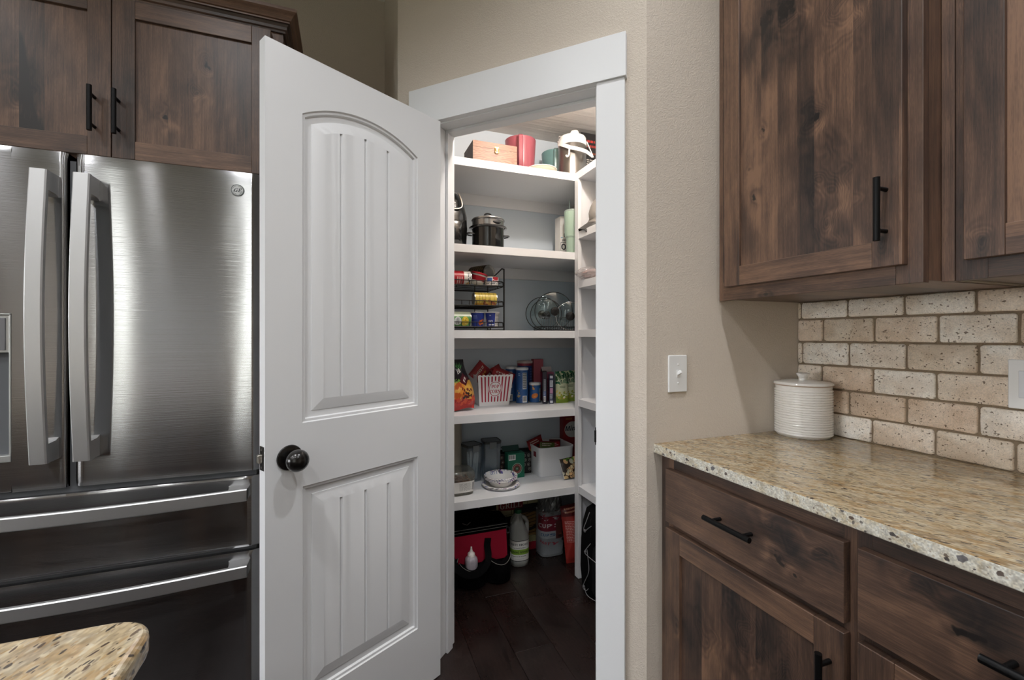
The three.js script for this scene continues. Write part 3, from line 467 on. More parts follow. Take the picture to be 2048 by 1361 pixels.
// ---------------------------------------------------------------- canister
{
  const t = thing('canister', 'white ribbed ceramic canister with a knobbed lid in the worktop corner', 'canister', [1.447, 0.914, -1.048]);
  const ceramic = phys(0xe9e6e0, 0.16, { clearcoat: 0.6, clearcoatRoughness: 0.08 });
  const N = 96, rings = [sring(0, 0.074, 0.074, 2, 0, 0, N), sring(0.0015, 0.079, 0.079, 2, 0, 0, N)], n = 19 * 8;
  for (let k = 0; k <= n; k++) { const u = k / n, y0 = 0.006 + u * 0.152, row = []; for (let i = 0; i < N; i++) { const a = i / N * 2 * PI, wob = (vn(Math.cos(a) * 1.3 + 4 + Math.floor(u * 19) * 0.13, Math.sin(a) * 1.3 + u * 6) - 0.5) * 0.004, y = y0 + wob * Math.sin(PI * u), ph = u * 19, rib = Math.abs(Math.sin(PI * ph)); const r = 0.0805 + 0.0042 * Math.pow(rib, 0.55); row.push(V(Math.cos(a) * r, y, Math.sin(a) * r)); } rings.push(row); }
  for (const [y, r] of [[0.161, 0.0815], [0.168, 0.0825], [0.1705, 0.0815], [0.1705, 0.076], [0.16, 0.075]]) rings.push(sring(y, r, r, 2, 0, 0, N));
  part('body', loft(rings, true, false, 1.2), ceramic, t);
  const lid = part('lid', lathe([[0, 0.164], [0.079, 0.166], [0.084, 0.1705], [0.0868, 0.173], [0.0872, 0.1755], [0.0855, 0.179], [0.08, 0.1815], [0.06, 0.185], [0.035, 0.188], [0.0, 0.189]], 72), ceramic, t);
  part('knob', lathe([[0.013, 0.187], [0.0125, 0.191], [0.012, 0.195], [0.016, 0.2], [0.0195, 0.205], [0.02, 0.2085], [0.017, 0.211], [0.008, 0.2125], [0, 0.2125]], 40), ceramic, lid);
  part('rim', lathe([[0.0845, 0.1700], [0.0865, 0.1712], [0.087, 0.1724], [0.0845, 0.1716]], 72), std(0xa98a72, 0.6), lid);
}
// ---------------------------------------------------------------- pantry door
{
  const th = Math.atan2(0.497, 0.868), t = new THREE.Group(); t.name = 'door_1'; t.position.set(-0.2, 0, -1.305); t.rotation.y = th; t.userData = { kind: 'structure', label: 'white two-panel arched pantry door standing open' }; scene.add(t);
  const LW = 0.6015, y0 = 0.006, y1 = 2.037, T = 0.035;
  // panel outlines: rectangle with an arched or flat head, inset by i
  const outl = (P, i, N = 24) => {
    const pts = [[P.x0 + i, P.y0 + i], [P.x1 - i, P.y0 + i]];
    if (P.rise) { const hw = (P.x1 - P.x0) / 2, R = (hw * hw + P.rise * P.rise) / (2 * P.rise), cx = (P.x0 + P.x1) / 2, cy = P.y1 + P.rise - R, r = R - i, a = Math.asin((hw - i) / r); for (let k = 0; k <= N; k++) { const q = a - 2 * a * k / N; pts.push([cx + Math.sin(q) * r, cy + Math.cos(q) * r]); } }
    else for (let k = 0; k <= N; k++) pts.push([lerp(P.x1 - i, P.x0 + i, k / N), P.y1 - i]);
    return pts;
  };
  const PS = [{ x0: 0.0975, x1: 0.4985, y0: 1.0065, y1: 1.8707, rise: 0.0585 }, { x0: 0.0985, x1: 0.499, y0: 0.2265, y1: 0.829, rise: 0 }];
  const sh = new THREE.Shape([[0, y0], [LW, y0], [LW, y1], [0, y1]].map((p) => new THREE.Vector2(...p)));
  for (const P of PS) sh.holes.push(new THREE.Path(outl(P, 0).reverse().map((p) => new THREE.Vector2(...p))));
  const g = new THREE.ExtrudeGeometry(sh, { depth: T - 0.002, bevelEnabled: true, bevelSize: 0, bevelThickness: 0.001, bevelSegments: 1 }); g.translate(0, 0, -T + 0.001);
  part('leaf', [g, box(0.01, LW - 0.01, y0 + 0.01, y1 - 0.01, -T + 0.001, -T + 0.012)], doorM, t);
  const steps = [[0, 0], [0.0025, -0.0045], [0.0095, -0.0050], [0.0125, -0.0115], [0.0300, -0.0120], [0.0310, -0.0098], [0.0625, -0.0025]];
  for (const P of PS) {
    const pos = [], idx = []; const rs = steps.map(([i, z]) => outl(P, i).map(([x, y]) => V(x, y, z))); const n = rs[0].length;
    const quad = (a, b, c, d) => { for (const p of [a, b, c, b, d, c]) pos.push(p.x, p.y, p.z); };
    for (let k = 0; k < rs.length - 1; k++) for (let i = 0; i < n; i++) { const j = (i + 1) % n; quad(rs[k][i], rs[k][j], rs[k + 1][i], rs[k + 1][j]); }
    // planked field with V grooves
    const ins = 0.0625, zf = -0.0025, gd = 0.0048, gw = 0.0048, X0 = P.x0 + ins, X1 = P.x1 - ins, yb = P.y0 + ins;
    const top = (x) => { if (!P.rise) return P.y1 - ins; const hw = (P.x1 - P.x0) / 2, R = (hw * hw + P.rise * P.rise) / (2 * P.rise), cx = (P.x0 + P.x1) / 2, cy = P.y1 + P.rise - R, r = R - ins; return cy + Math.sqrt(Math.max(0, r * r - (x - cx) * (x - cx))); };
    const gx = [0.2145, 0.2965, 0.3785]; const cols = [[X0, zf]]; const N = 5;
    const addSpan = (a, b) => { for (let k = 1; k <= N; k++) cols.push([lerp(a, b, k / N), zf]); };
    let a = X0; for (const x of gx) { addSpan(a, x - gw); cols.push([x - 0.0012, zf - gd]); cols.push([x + 0.0012, zf - gd]); cols.push([x + gw, zf]); a = x + gw; } addSpan(a, X1);
    for (let k = 0; k < cols.length - 1; k++) { const [xa, za] = cols[k], [xb, zb] = cols[k + 1]; const ext = (z) => z < zf - 1e-4 ? 0.006 : 0; quad(V(xa, yb - ext(za), za), V(xb, yb - ext(zb), zb), V(xa, top(xa) + ext(za), za), V(xb, top(xb) + ext(zb), zb)); }
    const bg = new THREE.BufferGeometry(); bg.setAttribute('position', new THREE.Float32BufferAttribute(pos, 3)); part('panel', toCreasedNormals(bg, 0.3), doorM, t);
  }
  // knob with rosette, latch, hinges
  const k = new THREE.Group(); 
  const ros = lathe([[0, 0], [0.034, 0], [0.0345, 0.002], [0.033, 0.005], [0.024, 0.0075], [0.013, 0.009], [0, 0.009]], 48); ros.rotateX(PI / 2); ros.translate(0.0625, 0.918, 0.0002); part('rosette', ros, bronzeM, t);
  const kp = [[0.0125, 0.008], [0.0115, 0.018]]; for (let q = 0; q <= 28; q++) { const a = lerp(-1.16, PI / 2, q / 28); kp.push([Math.cos(a) * 0.0292, 0.0485 + Math.sin(a) * 0.0262]); } const kn = new THREE.LatheGeometry(kp.map(([x, y]) => new THREE.Vector2(Math.max(x, 1e-5), y)), 64); kn.rotateX(PI / 2); kn.translate(0.0625, 0.918, 0); part('knob', kn, bronzeM, t);
  const lp = part('latch_plate', [box(-0.0016, 0.0005, 0.8935, 0.957, -0.030, -0.006, 0.0007)], std(0x3b3936, 0.35, { metalness: 0.8 }), t);
  part('latch_bolt', [box(-0.0125, 0.0, 0.914, 0.937, -0.0255, -0.011, 0.003)], std(0xb9b4aa, 0.3, { metalness: 0.9 }), lp);
  for (const s of [-1, 1]) { const q = new THREE.CylinderGeometry(0.0034, 0.0034, 0.001, 12); q.rotateZ(PI / 2); q.translate(-0.002, 0.9253 + s * 0.0235, -0.018); part('screw', q, std(0x8b8883, 0.3, { metalness: 0.9 }), lp); }
  for (const y of [0.373, 1.082, 1.80]) { const h = new THREE.CylinderGeometry(0.0062, 0.0062, 0.09, 14); h.translate(LW + 0.004, y, -0.028); part('hinge', [h, box(LW - 0.0005, LW + 0.002, y - 0.044, y + 0.044, -0.03, -0.004)], std(0x8d8d8b, 0.35, { metalness: 0.7 }), t); }
}
// ---------------------------------------------------------------- pantry shelving
const S1 = 2.096, S2 = 1.685, S3 = 1.276, S4 = 0.871, S5 = 0.463, ST = 0.038, FZ = -2.032, BZ = -2.44, FX = 1.114;
{
  const t = thing('pantry_shelving', 'white built-in pantry shelves turning the corner with a white corner post', 'shelving', [0, 0, 0]);
  { const s = new THREE.Shape(); s.moveTo(0.301, -BZ - 0.0005); s.lineTo(1.5295, -BZ - 0.0005); s.lineTo(1.5295, 1.29); s.lineTo(FX, 1.29); s.lineTo(FX, -FZ); s.lineTo(0.301, -FZ); s.closePath(); const g = new THREE.ExtrudeGeometry(s, { depth: ST, bevelEnabled: false }); g.rotateX(-PI / 2); g.translate(0, S1 - ST, 0); part('corner_shelf', clean(g), shelfM, t); }
  for (const y of [S2, S3, S4, S5]) part('shelf', box(0.301, 1.5295, y - ST, y, BZ + 0.0005, FZ, 0.001), shelfM, t);
  for (const y of [1.785, 1.532, 1.281, 0.925, 0.478]) part('side_shelf', box(FX, 1.5295, y - 0.037, y, -2.012, -1.29, 0.001), shelfM, t);
  for (const y of [S1, S2, S3, S4, S5]) part('cleat', box(0.301, 1.5295, y - ST - 0.062, y - ST, BZ + 0.0005, BZ + 0.013, 0.001), shelfM, t);
  part('end_panel', box(1.133, 1.5295, 0.001, S1 - ST, -2.0305, -2.0125), shelfM, t);
  part('post', box(1.1125, 1.1328, 0.001, S1 - ST, -2.0316, -1.9945, 0.0015), shelfM, t);
}
const tilt = (o, x = 0, y = 0, z = 0) => { o.rotation.set(x, y, z); return o; };
const paint = (W, H, f, rough = 0.5, ex = {}) => std(0xffffff, rough, { map: canvasTex(W, H, f), ...ex });
const glassM = phys(0xf4f8f8, 0.04, { transmission: 1, ior: 1.45 });
const clearM = phys(0xe9eef0, 0.08, { transmission: 0.9, ior: 1.4 });
const whitePl = phys(0xeceae6, 0.35);
const barcode = (g, x, y, w, h, s = 1) => { g.fillStyle = '#eeeeee'; g.fillRect(x, y, w, h); g.fillStyle = '#333'; const R = rng(s * 77); let q = x + w * 0.08; while (q < x + w * 0.9) { const b = 1 + R() * w * 0.06; g.fillRect(q, y + h * 0.08, b, h * 0.75); q += b + 1 + R() * w * 0.06; } };
const scribble = (g, x, y, w, h, n, col, s = 1) => { const R = rng(s * 31 + n); g.fillStyle = col; for (let i = 0; i < n; i++) { let q = x; const yy = y + i * h / n; while (q < x + w * (0.75 + 0.25 * R())) { const b = w * (0.03 + R() * 0.09); g.fillRect(q, yy, b, h / n * 0.5); q += b + w * 0.025; } } };
const blobs = (g, n, x, y, w, h, r0, r1, cols, s = 1) => { const R = rng(s * 91 + n); for (let i = 0; i < n; i++) { g.fillStyle = cols[Math.floor(R() * cols.length)]; g.beginPath(); g.ellipse(x + R() * w, y + R() * h, r0 + R() * (r1 - r0), (r0 + R() * (r1 - r0)) * 0.8, R() * 3, 0, 7); g.fill(); } };
const txt = (g, s, x, y, size, col, font = 'bold', rot = 0, fam = 'sans-serif', maxW) => { g.save(); g.translate(x, y); g.rotate(rot); g.font = `${font} ${size}px ${fam}`; g.fillStyle = col; g.textAlign = 'center'; g.textBaseline = 'middle'; g.fillText(s, 0, 0, maxW); g.restore(); };
// a carton: body mesh with printed front, plain flaps
function carton(name, label, cat, [x, y, z], [w, h, d], front, side, turn = 0, sideMap, group) {
  const t = thing(name, label, cat, [x, y, z], turn, group); const g = new RoundedBoxGeometry(w, h, d, 1, Math.min(0.0012, d * 0.2)); g.translate(0, h / 2, 0);
  const sd = sideMap ?? std(side, 0.5); const m = shadows(new THREE.Mesh(g, [sd, sd, std(side, 0.5), std(side, 0.5), front, std(side, 0.5)])); m.name = 'carton'; t.add(m); return t;
}
const sealEdge = (w, y, d, c) => box(-w / 2, w / 2, y, y + 0.0015, -d / 2, d / 2);
// ------- top shelf
{
  const bw = phys(0xffffff, 0.45, { map: dataTex(256, 128, (i, j, o) => { const x = i / 256, y = j / 128, w = fbm(x * 3, y * 3, 3), r = 0.5 + 0.5 * Math.sin((y * 9 + w * 5) * 6.28), f = vn(x * 14, y * 180); const t = clamp(0.4 + (r - 0.5) * 0.5 + (f - 0.5) * 0.5); for (let c = 0; c < 3; c++) o[c] = lerp([176, 132, 104][c], [112, 76, 58][c], t); }) });
  const shadedWood = std(0x33241f, 0.55);  // box ends and underside: shade put into the colour
  const t = thing('wooden_box', 'small wooden box with a brass clasp on the top shelf', 'box', [0.697, S1, -2.177]);
  const bx = (y0, y1) => { const g = new THREE.BoxGeometry(0.232, y1 - y0, 0.172); g.translate(0, (y0 + y1) / 2, 0); return g; };
  const mk = (n, y0, y1) => { const m = shadows(new THREE.Mesh(bx(y0, y1), [shadedWood, shadedWood, bw, shadedWood, bw, bw])); m.name = n; t.add(m); };
  mk('body', 0, 0.088); mk('lid', 0.0888, 0.1185);
  const brass = std(0xb59a62, 0.3, { metalness: 0.9 });
  part('clasp', [box(-0.004, 0.018, 0.068, 0.1, 0.086, 0.0885, 0.001), box(0.001, 0.013, 0.078, 0.095, 0.0885, 0.094, 0.002), ...wire([V(-0.002, 0.092, 0.091), V(-0.002, 0.071, 0.092), V(0.0015, 0.067, 0.092), V(0.0125, 0.067, 0.092), V(0.016, 0.071, 0.092), V(0.016, 0.092, 0.091)], 0.0016)], brass, t);
}
function pitcher(label, x, z, turn, mat, h = 0.234, r0 = 0.072, r1 = 0.086, fill = 0) {
  const t = thing('pitcher', label, 'pitcher', [x, S1, z], turn);
  part('body', lathe([[0, 0], [r0 - 0.003, 0], [r0, 0.004], [lerp(r0, r1, 0.5), h * 0.5], [r1 - 0.001, h * 0.93], [r1, h], [r1 - 0.003, h], [r1 - 0.005, h * 0.93], [lerp(r0, r1, 0.5) - 0.003, h * 0.5], [r0 - 0.003, 0.006], [0, 0.006]], 56), mat, t);
  const R = (y) => lerp(r0, r1, y / h), sec = (y, out, dz) => [V(-0.0115, y, R(y) + out - 0.009), V(0.0115, y, R(y) + out - 0.009), V(0.013, y, R(y) + out - 0.004), V(0.009, y, R(y) + out + 0.001), V(-0.009, y, R(y) + out + 0.001), V(-0.013, y, R(y) + out - 0.004)].reverse();
  const rs = [[h * 0.985, 0.004], [h * 0.975, 0.022], [h * 0.94, 0.032], [h * 0.6, 0.036], [h * 0.3, 0.036], [h * 0.24, 0.03], [h * 0.215, 0.012], [h * 0.21, 0.004]].map(([y, o]) => sec(y, o)).reverse();
  part('handle', loft(rs, true, true, 0.6), mat, t); return t;
}
pitcher('translucent red plastic pitcher behind the wooden box', 0.905, -2.275, -0.36, phys(0xb8626e, 0.3, { transmission: 0.2 }));
pitcher('translucent teal plastic pitcher half hidden behind the white-lidded jug', 1.152, -2.335, -0.42, phys(0x7fa9a8, 0.3, { transmission: 0.3 }), 0.222, 0.07, 0.083);
{
  const t = thing('plate', 'shallow cream plate with a white rim near the top shelf edge', 'plate', [0.962, S1, -2.121]);
  part('dish', lathe([[0, 0], [0.045, 0], [0.05, 0.002], [0.07, 0.016], [0.082, 0.026], [0.083, 0.0285], [0.08, 0.029], [0.068, 0.019], [0.048, 0.006], [0, 0.005]], 64), phys(0xe6dfc9, 0.3), t);
  part('rim', lathe([[0.0795, 0.0265], [0.0838, 0.0262], [0.0842, 0.0285], [0.082, 0.0302], [0.0795, 0.0295]], 64), phys(0xf4f3f0, 0.25), t);
}
{
  const t = thing('water_jug', 'stainless steel water jug with a white screw lid and white carry strap', 'jug', [1.151, S1, -2.128], -0.5);
  part('body', lathe([[0, 0], [0.073, 0], [0.0765, 0.004], [0.0765, 0.17], [0.072, 0.185], [0.068, 0.19], [0, 0.19]], 56), std(0x85807a, 0.32, { metalness: 0.9 }), t);
  const lid = part('lid', lathe([[0.0735, 0.178], [0.0765, 0.18], [0.0765, 0.204], [0.0735, 0.207], [0.0735, 0.222], [0.070, 0.228], [0.06, 0.232], [0.03, 0.236], [0, 0.237]], 56), whitePl, t);
  part('spout', loft([sring(0.23, 0.026, 0.03, 3, 0.012, 0.02), sring(0.246, 0.024, 0.027, 3, 0.012, 0.02), sring(0.258, 0.018, 0.02, 3, 0.012, 0.018), sring(0.26, 0.013, 0.015, 3, 0.012, 0.018)], false, true), whitePl, lid);
  part('ring', tube([V(-0.06, 0.226, -0.04), V(-0.075, 0.236, -0.03), V(-0.07, 0.246, -0.005), V(-0.055, 0.24, 0.0), V(-0.05, 0.232, -0.02)], 0.004, 24, 6, true), std(0xb9b8b5, 0.4), lid);
  const strap = (pts, w) => { const cv = new THREE.CatmullRomCurve3(pts, false, 'catmullrom', 0.35), rs = []; const n = 26; for (let k = 0; k <= n; k++) { const p = cv.getPoint(k / n), d = cv.getTangent(k / n), out = V(p.x, 0, p.z).normalize(), s = V().crossVectors(d, out).normalize(), o = V().crossVectors(s, d).normalize(); const c = (a, b) => p.clone().addScaledVector(s, a).addScaledVector(o, b); rs.push([c(-w, 0.002), c(w, 0.002), c(w, -0.002), c(-w, -0.002)]); } return loft(rs, true, true, 0.4); };
  part('strap', [strap([V(-0.079, 0.212, -0.005), V(-0.073, 0.188, 0.04), V(-0.042, 0.162, 0.078), V(-0.012, 0.142, 0.094), V(0.03, 0.129, 0.099), V(0.072, 0.116, 0.09), V(0.106, 0.102, 0.06)], 0.0095), strap([V(0.078, 0.2, 0.0), V(0.09, 0.165, 0.02), V(0.102, 0.128, 0.042), V(0.108, 0.103, 0.056)], 0.0085)], whitePl, t);
  part('hook', tube([V(-0.014, 0.147, 0.098), V(-0.016, 0.122, 0.102), V(-0.018, 0.1, 0.103), V(-0.026, 0.091, 0.101), V(-0.033, 0.1, 0.098)], 0.0048, 24, 8), whitePl, t);
}
carton('cereal_box', 'black carton with red lettering behind the water jug on the top shelf', 'box', [1.352, S1, -2.235], [0.2, 0.315, 0.06], paint(256, 400, (g) => { g.fillStyle = '#191717'; g.fillRect(0, 0, 256, 400); scribble(g, 24, 50, 190, 70, 2, '#a8322c', 3); scribble(g, 30, 140, 120, 26, 1, '#9a4a2c', 5); scribble(g, 20, 190, 200, 120, 8, '#c9c4bd', 9); }), 0x1b1919, 0);
// ------- second shelf
{
  const t = thing('air_fryer', 'glossy black air fryer with a silver outlined control panel at the left', 'air fryer', [0.438, S2, -2.222]);
  const bm = phys(0x0d0d0e, 0.22, { clearcoat: 0.5, clearcoatRoughness: 0.1 });
  part('body', loft([sring(0, 0.126, 0.122, 3.4), sring(0.006, 0.131, 0.127, 3.4), sring(0.1, 0.136, 0.13, 3.4), sring(0.16, 0.134, 0.128, 3.3), sring(0.21, 0.124, 0.12, 3.1), sring(0.245, 0.112, 0.108, 3), sring(0.27, 0.097, 0.095, 2.9), sring(0.281, 0.08, 0.08, 2.8), sring(0.285, 0.05, 0.05, 2.6)], true, true, 1.2), bm, t);
  part('drawer', loft([sring(0.012, 0.112, 0.03, 4, -0.02, 0.104), sring(0.02, 0.115, 0.034, 4, -0.02, 0.106), sring(0.118, 0.115, 0.034, 4, -0.02, 0.107), sring(0.128, 0.112, 0.03, 4, -0.02, 0.105)], true, true, 0.9), phys(0x060606, 0.12, { clearcoat: 0.8 }), t);
  const fr = (y) => 0.128 - 0.0022 - sstep(0.14, 0.28, y) * 0.034 ;
  const pts = [V(0.078, 0.268, 0.099), V(0.083, 0.25, 0.108), V(0.089, 0.225, 0.1165), V(0.09, 0.2, 0.123), V(0.082, 0.188, 0.1265), V(0.06, 0.182, 0.1285), V(0.0, 0.18, 0.13), V(-0.06, 0.182, 0.1285)];
  part('trim', tube(pts, 0.0045, 48, 8), std(0xcfcac2, 0.25, { metalness: 0.9 }), t);
  const cp = part('control_panel', loft([sring(0.19, 0.072, 0.008, 3, 0, 0.119), sring(0.225, 0.075, 0.008, 3, 0, 0.111), sring(0.262, 0.062, 0.008, 3, 0, 0.097)], true, true), phys(0x050505, 0.1), t);
  const kn = new THREE.SphereGeometry(0.006, 14, 10); kn.scale(1, 0.8, 0.4); kn.translate(0.053, 0.212, 0.123); part('button', kn, std(0xd8d8d8, 0.3), cp);
}
{
  const t = thing('steamer_pot', 'black enamel pot with a silver steamer section and lid', 'pot', [0.676, S2, -2.146]);
  const en = phys(0x0b0b0b, 0.12, { clearcoat: 0.8, clearcoatRoughness: 0.05 });
  part('pot', lathe([[0, 0], [0.074, 0], [0.08, 0.006], [0.0815, 0.012], [0.0815, 0.096], [0.083, 0.104], [0.094, 0.107], [0.0975, 0.111], [0.096, 0.1145], [0.083, 0.113], [0.083, 0.112], [0, 0.112]], 64), en, t);
  part('steamer', lathe([[0.0795, 0.112], [0.0805, 0.113], [0.0805, 0.144], [0.084, 0.147], [0.085, 0.151], [0.083, 0.153], [0, 0.153]], 64), std(0xa6a6a6, 0.25, { metalness: 0.9 }), t);
  const lid = part('lid', lathe([[0.083, 0.153], [0.0825, 0.156], [0.07, 0.1605], [0.04, 0.166], [0, 0.168]], 64), std(0xb5b5b6, 0.22, { metalness: 0.9 }), t);
  part('handle', tube([V(-0.021, 0.164, 0), V(-0.019, 0.178, 0), V(-0.009, 0.187, 0), V(0.009, 0.187, 0), V(0.019, 0.178, 0), V(0.021, 0.164, 0)], 0.0042, 32, 8), blackM, lid);
  part('grip', (() => { const g = new THREE.SphereGeometry(0.022, 24, 14); g.scale(1, 0.38, 0.32); g.rotateY(0.16); g.translate(0.022, 0.13, 0.079); return g; })(), std(0x38383a, 0.5), t);
  for (const s of [-1, 1]) part('side_handle', tube([V(s * 0.079, 0.075, -0.026), V(s * 0.1, 0.077, -0.024), V(s * 0.113, 0.078, 0), V(s * 0.1, 0.077, 0.024), V(s * 0.079, 0.075, 0.026)], 0.0038, 28, 8), en, t);
}
{
  const t = thing('tumbler', 'mint green insulated tumbler with a straw beside the corner post', 'tumbler', [1.171, S2, -2.155]);
  const mint = phys(0xb4cdb9, 0.4);
  part('cup', lathe([[0, 0], [0.034, 0], [0.0365, 0.003], [0.0385, 0.1], [0.041, 0.108], [0.0475, 0.118], [0.0495, 0.235], [0.0495, 0.245], [0, 0.245]], 48), mint, t);
  part('band', lathe([[0.0395, 0.101], [0.0425, 0.106], [0.0435, 0.11], [0.0425, 0.111], [0.039, 0.104]], 48), std(0x9fb5a4, 0.4), t);
  part('lid', lathe([[0.0495, 0.244], [0.0505, 0.247], [0.049, 0.2535], [0.03, 0.2555], [0, 0.2555]], 48), std(0xa9b8ae, 0.3), t);
  part('straw', rod(V(-0.024, 0.25, 0.005), V(-0.027, 0.31, 0.006), 0.003, 10), std(0x5d6a66, 0.4), t);
}
carton('paper_sack', 'white paper package with dark lettering behind the mint tumbler', 'package', [1.205, S2, -2.3], [0.115, 0.252, 0.07], paint(256, 560, (g) => { g.fillStyle = '#e4e2de'; g.fillRect(0, 0, 256, 560); g.fillStyle = '#1c1c22'; g.fillRect(52, 215, 34, 44); g.fillStyle = '#dfe4e6'; g.fillRect(60, 225, 18, 18); g.fillStyle = '#8fb0c4'; g.fillRect(6, 265, 30, 14); txt(g, 'PRE', 62, 306, 40, '#1f2430', 'bold', -0.1); g.strokeStyle = '#1f2430'; g.lineWidth = 5; g.strokeRect(8, 334, 240, 110); txt(g, 'OU', 84, 390, 104, '#1f2430', 'bold', 0, 'sans-serif', 210); }), 0xdedcd8, 0);
// grey hand tool with ribbed neck on the upper side shelf
{
  const t = thing('hand_vacuum', 'grey curved hand-held tool with a ribbed black neck on the side shelf', 'hand tool', [1.15, 1.785, -1.94]);
  const gm = std(0x8b8680, 0.5), bk = std(0x141414, 0.45);
  // path (x toward wall, y up, z along shelf) from ribbed neck down to the wide mouth
  const P = [[0.07, 0.205, 0.02, 0.02, 0.02], [0.06, 0.16, 0.015, 0.024, 0.022], [0.04, 0.12, 0.005, 0.030, 0.028], [0.035, 0.085, 0.0, 0.032, 0.034], [0.04, 0.055, 0.0, 0.030, 0.037], [0.026, 0.03, -0.002, 0.025, 0.04], [0.0, 0.012, -0.004, 0.02, 0.042], [-0.034, -0.012, -0.012, 0.018, 0.043]];
  const pv = P.map((p) => V(p[0], p[1], p[2])), cv = new THREE.CatmullRomCurve3(pv), rs = []; const n = 28;
  for (let k = 0; k <= n; k++) { const u = k / n, c = cv.getPoint(u), d = cv.getTangent(u), q = u * (P.length - 1), i = Math.min(P.length - 2, Math.floor(q)), f = q - i, a = lerp(P[i][3], P[i + 1][3], f), b = lerp(P[i][4], P[i + 1][4], f); const s = V(0.35, 0, 1).normalize(), o = V().crossVectors(s, d).normalize(), s2 = V().crossVectors(d, o).normalize(); const r = []; for (let j = 0; j < 24; j++) { const t2 = j / 24 * 2 * PI, cc = Math.cos(t2), ss = Math.sin(t2), e = 2 / (2 + u * 3); r.push(c.clone().addScaledVector(o, a * Math.sign(cc) * Math.pow(Math.abs(cc), e)).addScaledVector(s2, b * Math.sign(ss) * Math.pow(Math.abs(ss), e))); } rs.push(r); }
  part('body', loft(rs.slice(0, 23), true, true, 1.0), gm, t);
  part('mouth', [loft(rs.slice(21), false, false, 1.0), loft(rs.slice(21).map((r) => { const c = r.reduce((s, p) => s.add(p), V()).multiplyScalar(1 / r.length); return r.map((p) => p.clone().lerp(c, 0.14)); }).reverse(), false, true, 1.0)], std(0x3c3a38, 0.5, { side: THREE.DoubleSide }), t);
  part('neck', Array.from({ length: 5 }, (_, k) => { const g = new THREE.TorusGeometry(0.018, 0.0055, 10, 24); g.rotateX(PI / 2 - 0.2); g.translate(0.07 + k * 0.0015, 0.195 + k * 0.0115, 0.02); return g; }).concat(rod(V(0.069, 0.185, 0.02), V(0.077, 0.25, 0.02), 0.017, 18)), bk, t);
}
// ------- third shelf: can rack
const rackY = [1.5, 1.402, 1.297];
{
  const t = thing('can_rack', 'three-tier black wire can rack on the middle shelf', 'rack', [0, S3, 0]); const r = 0.0022, R2 = 0.0036, x0 = 0.36, x1 = 0.737, zf = -2.075, zb = -2.345;
  for (const [x, z, rr] of [[x1, zf, R2], [x1, zb, 0.003], [0.662, zb, 0.0026], [x0, zf, R2], [x0, zb, 0.003]]) part('upright', wire([V(x, 0.002, z), V(x, z === zf ? 0.306 : 0.27, z)], rr), wireM, t);
  part('brace', [...wire([V(x1, 0.306, zf), V(x1 - 0.004, 0.312, zf - 0.02), V(x1, 0.27, zb)], R2 * 0.9), ...wire([V(x0, 0.306, zf), V(x0, 0.27, zb)], R2)], wireM, t);
  rackY.forEach((Y, k) => {
    const y = Y - S3; const gs = [...wire([V(x0, y - 0.004, zf + 0.004), V(x1 - 0.006, y - 0.004, zf + 0.004)], R2), ...wire([V(x0, y + 0.02, zf + 0.004), V(x1 - 0.012, y + 0.02, zf + 0.004), V(x1 - 0.007, y + 0.015, zf + 0.004), V(x1 - 0.006, y - 0.004, zf + 0.004)], r), ...wire([V(x0, y - 0.004, zb), V(x1, y - 0.004, zb)], R2)];
    for (let i = 0; i <= 9; i++) { const x = lerp(x0 + 0.01, x1 - 0.03, i / 9); gs.push(...wire([V(x, y + 0.02, zf + 0.004), V(x, y - 0.002, zf + 0.002)], 0.0015)); }
    for (let i = 0; i <= 5; i++) { const z = lerp(zf - 0.03, zb + 0.02, i / 5); gs.push(rod(V(x0, y - 0.003, z), V(x1, y - 0.003, z), 0.0017, 6)); }
    for (const x of [x1, x0]) gs.push(...wire([V(x, y - 0.004, zf), V(x, y - 0.004, zb)], r), ...wire([V(x, y + 0.018, zf - 0.01), V(x, y + 0.03, zb)], r));
    part('tier', gs, wireM, t);
  });
  part('ledge', [0, 1, 2, 3].map((k) => rod(V(0.5, 0.2625, -2.18 - k * 0.05), V(x1, 0.2625, -2.18 - k * 0.05), 0.0018, 6)).concat([0.52, 0.62, 0.72].map((x) => rod(V(x, 0.2625, -2.175), V(x, 0.2625, zb), 0.0018, 6)), [0.52, x1].flatMap((x) => [rod(V(x, 0.22, -2.18), V(x, 0.2625, -2.18), 0.0018, 6)])), wireM, t);
  part('foot', [...wire([V(0.665, 0.004, zf + 0.002), V(0.665, 0.018, zf + 0.002), V(x1 - 0.006, 0.018, zf + 0.002)], 0.003), ...wire([V(x0, 0.003, zf), V(x1, 0.003, zf)], 0.0026)], wireM, t);
}
const tin = std(0xb3b1aa, 0.3, { metalness: 0.9 });
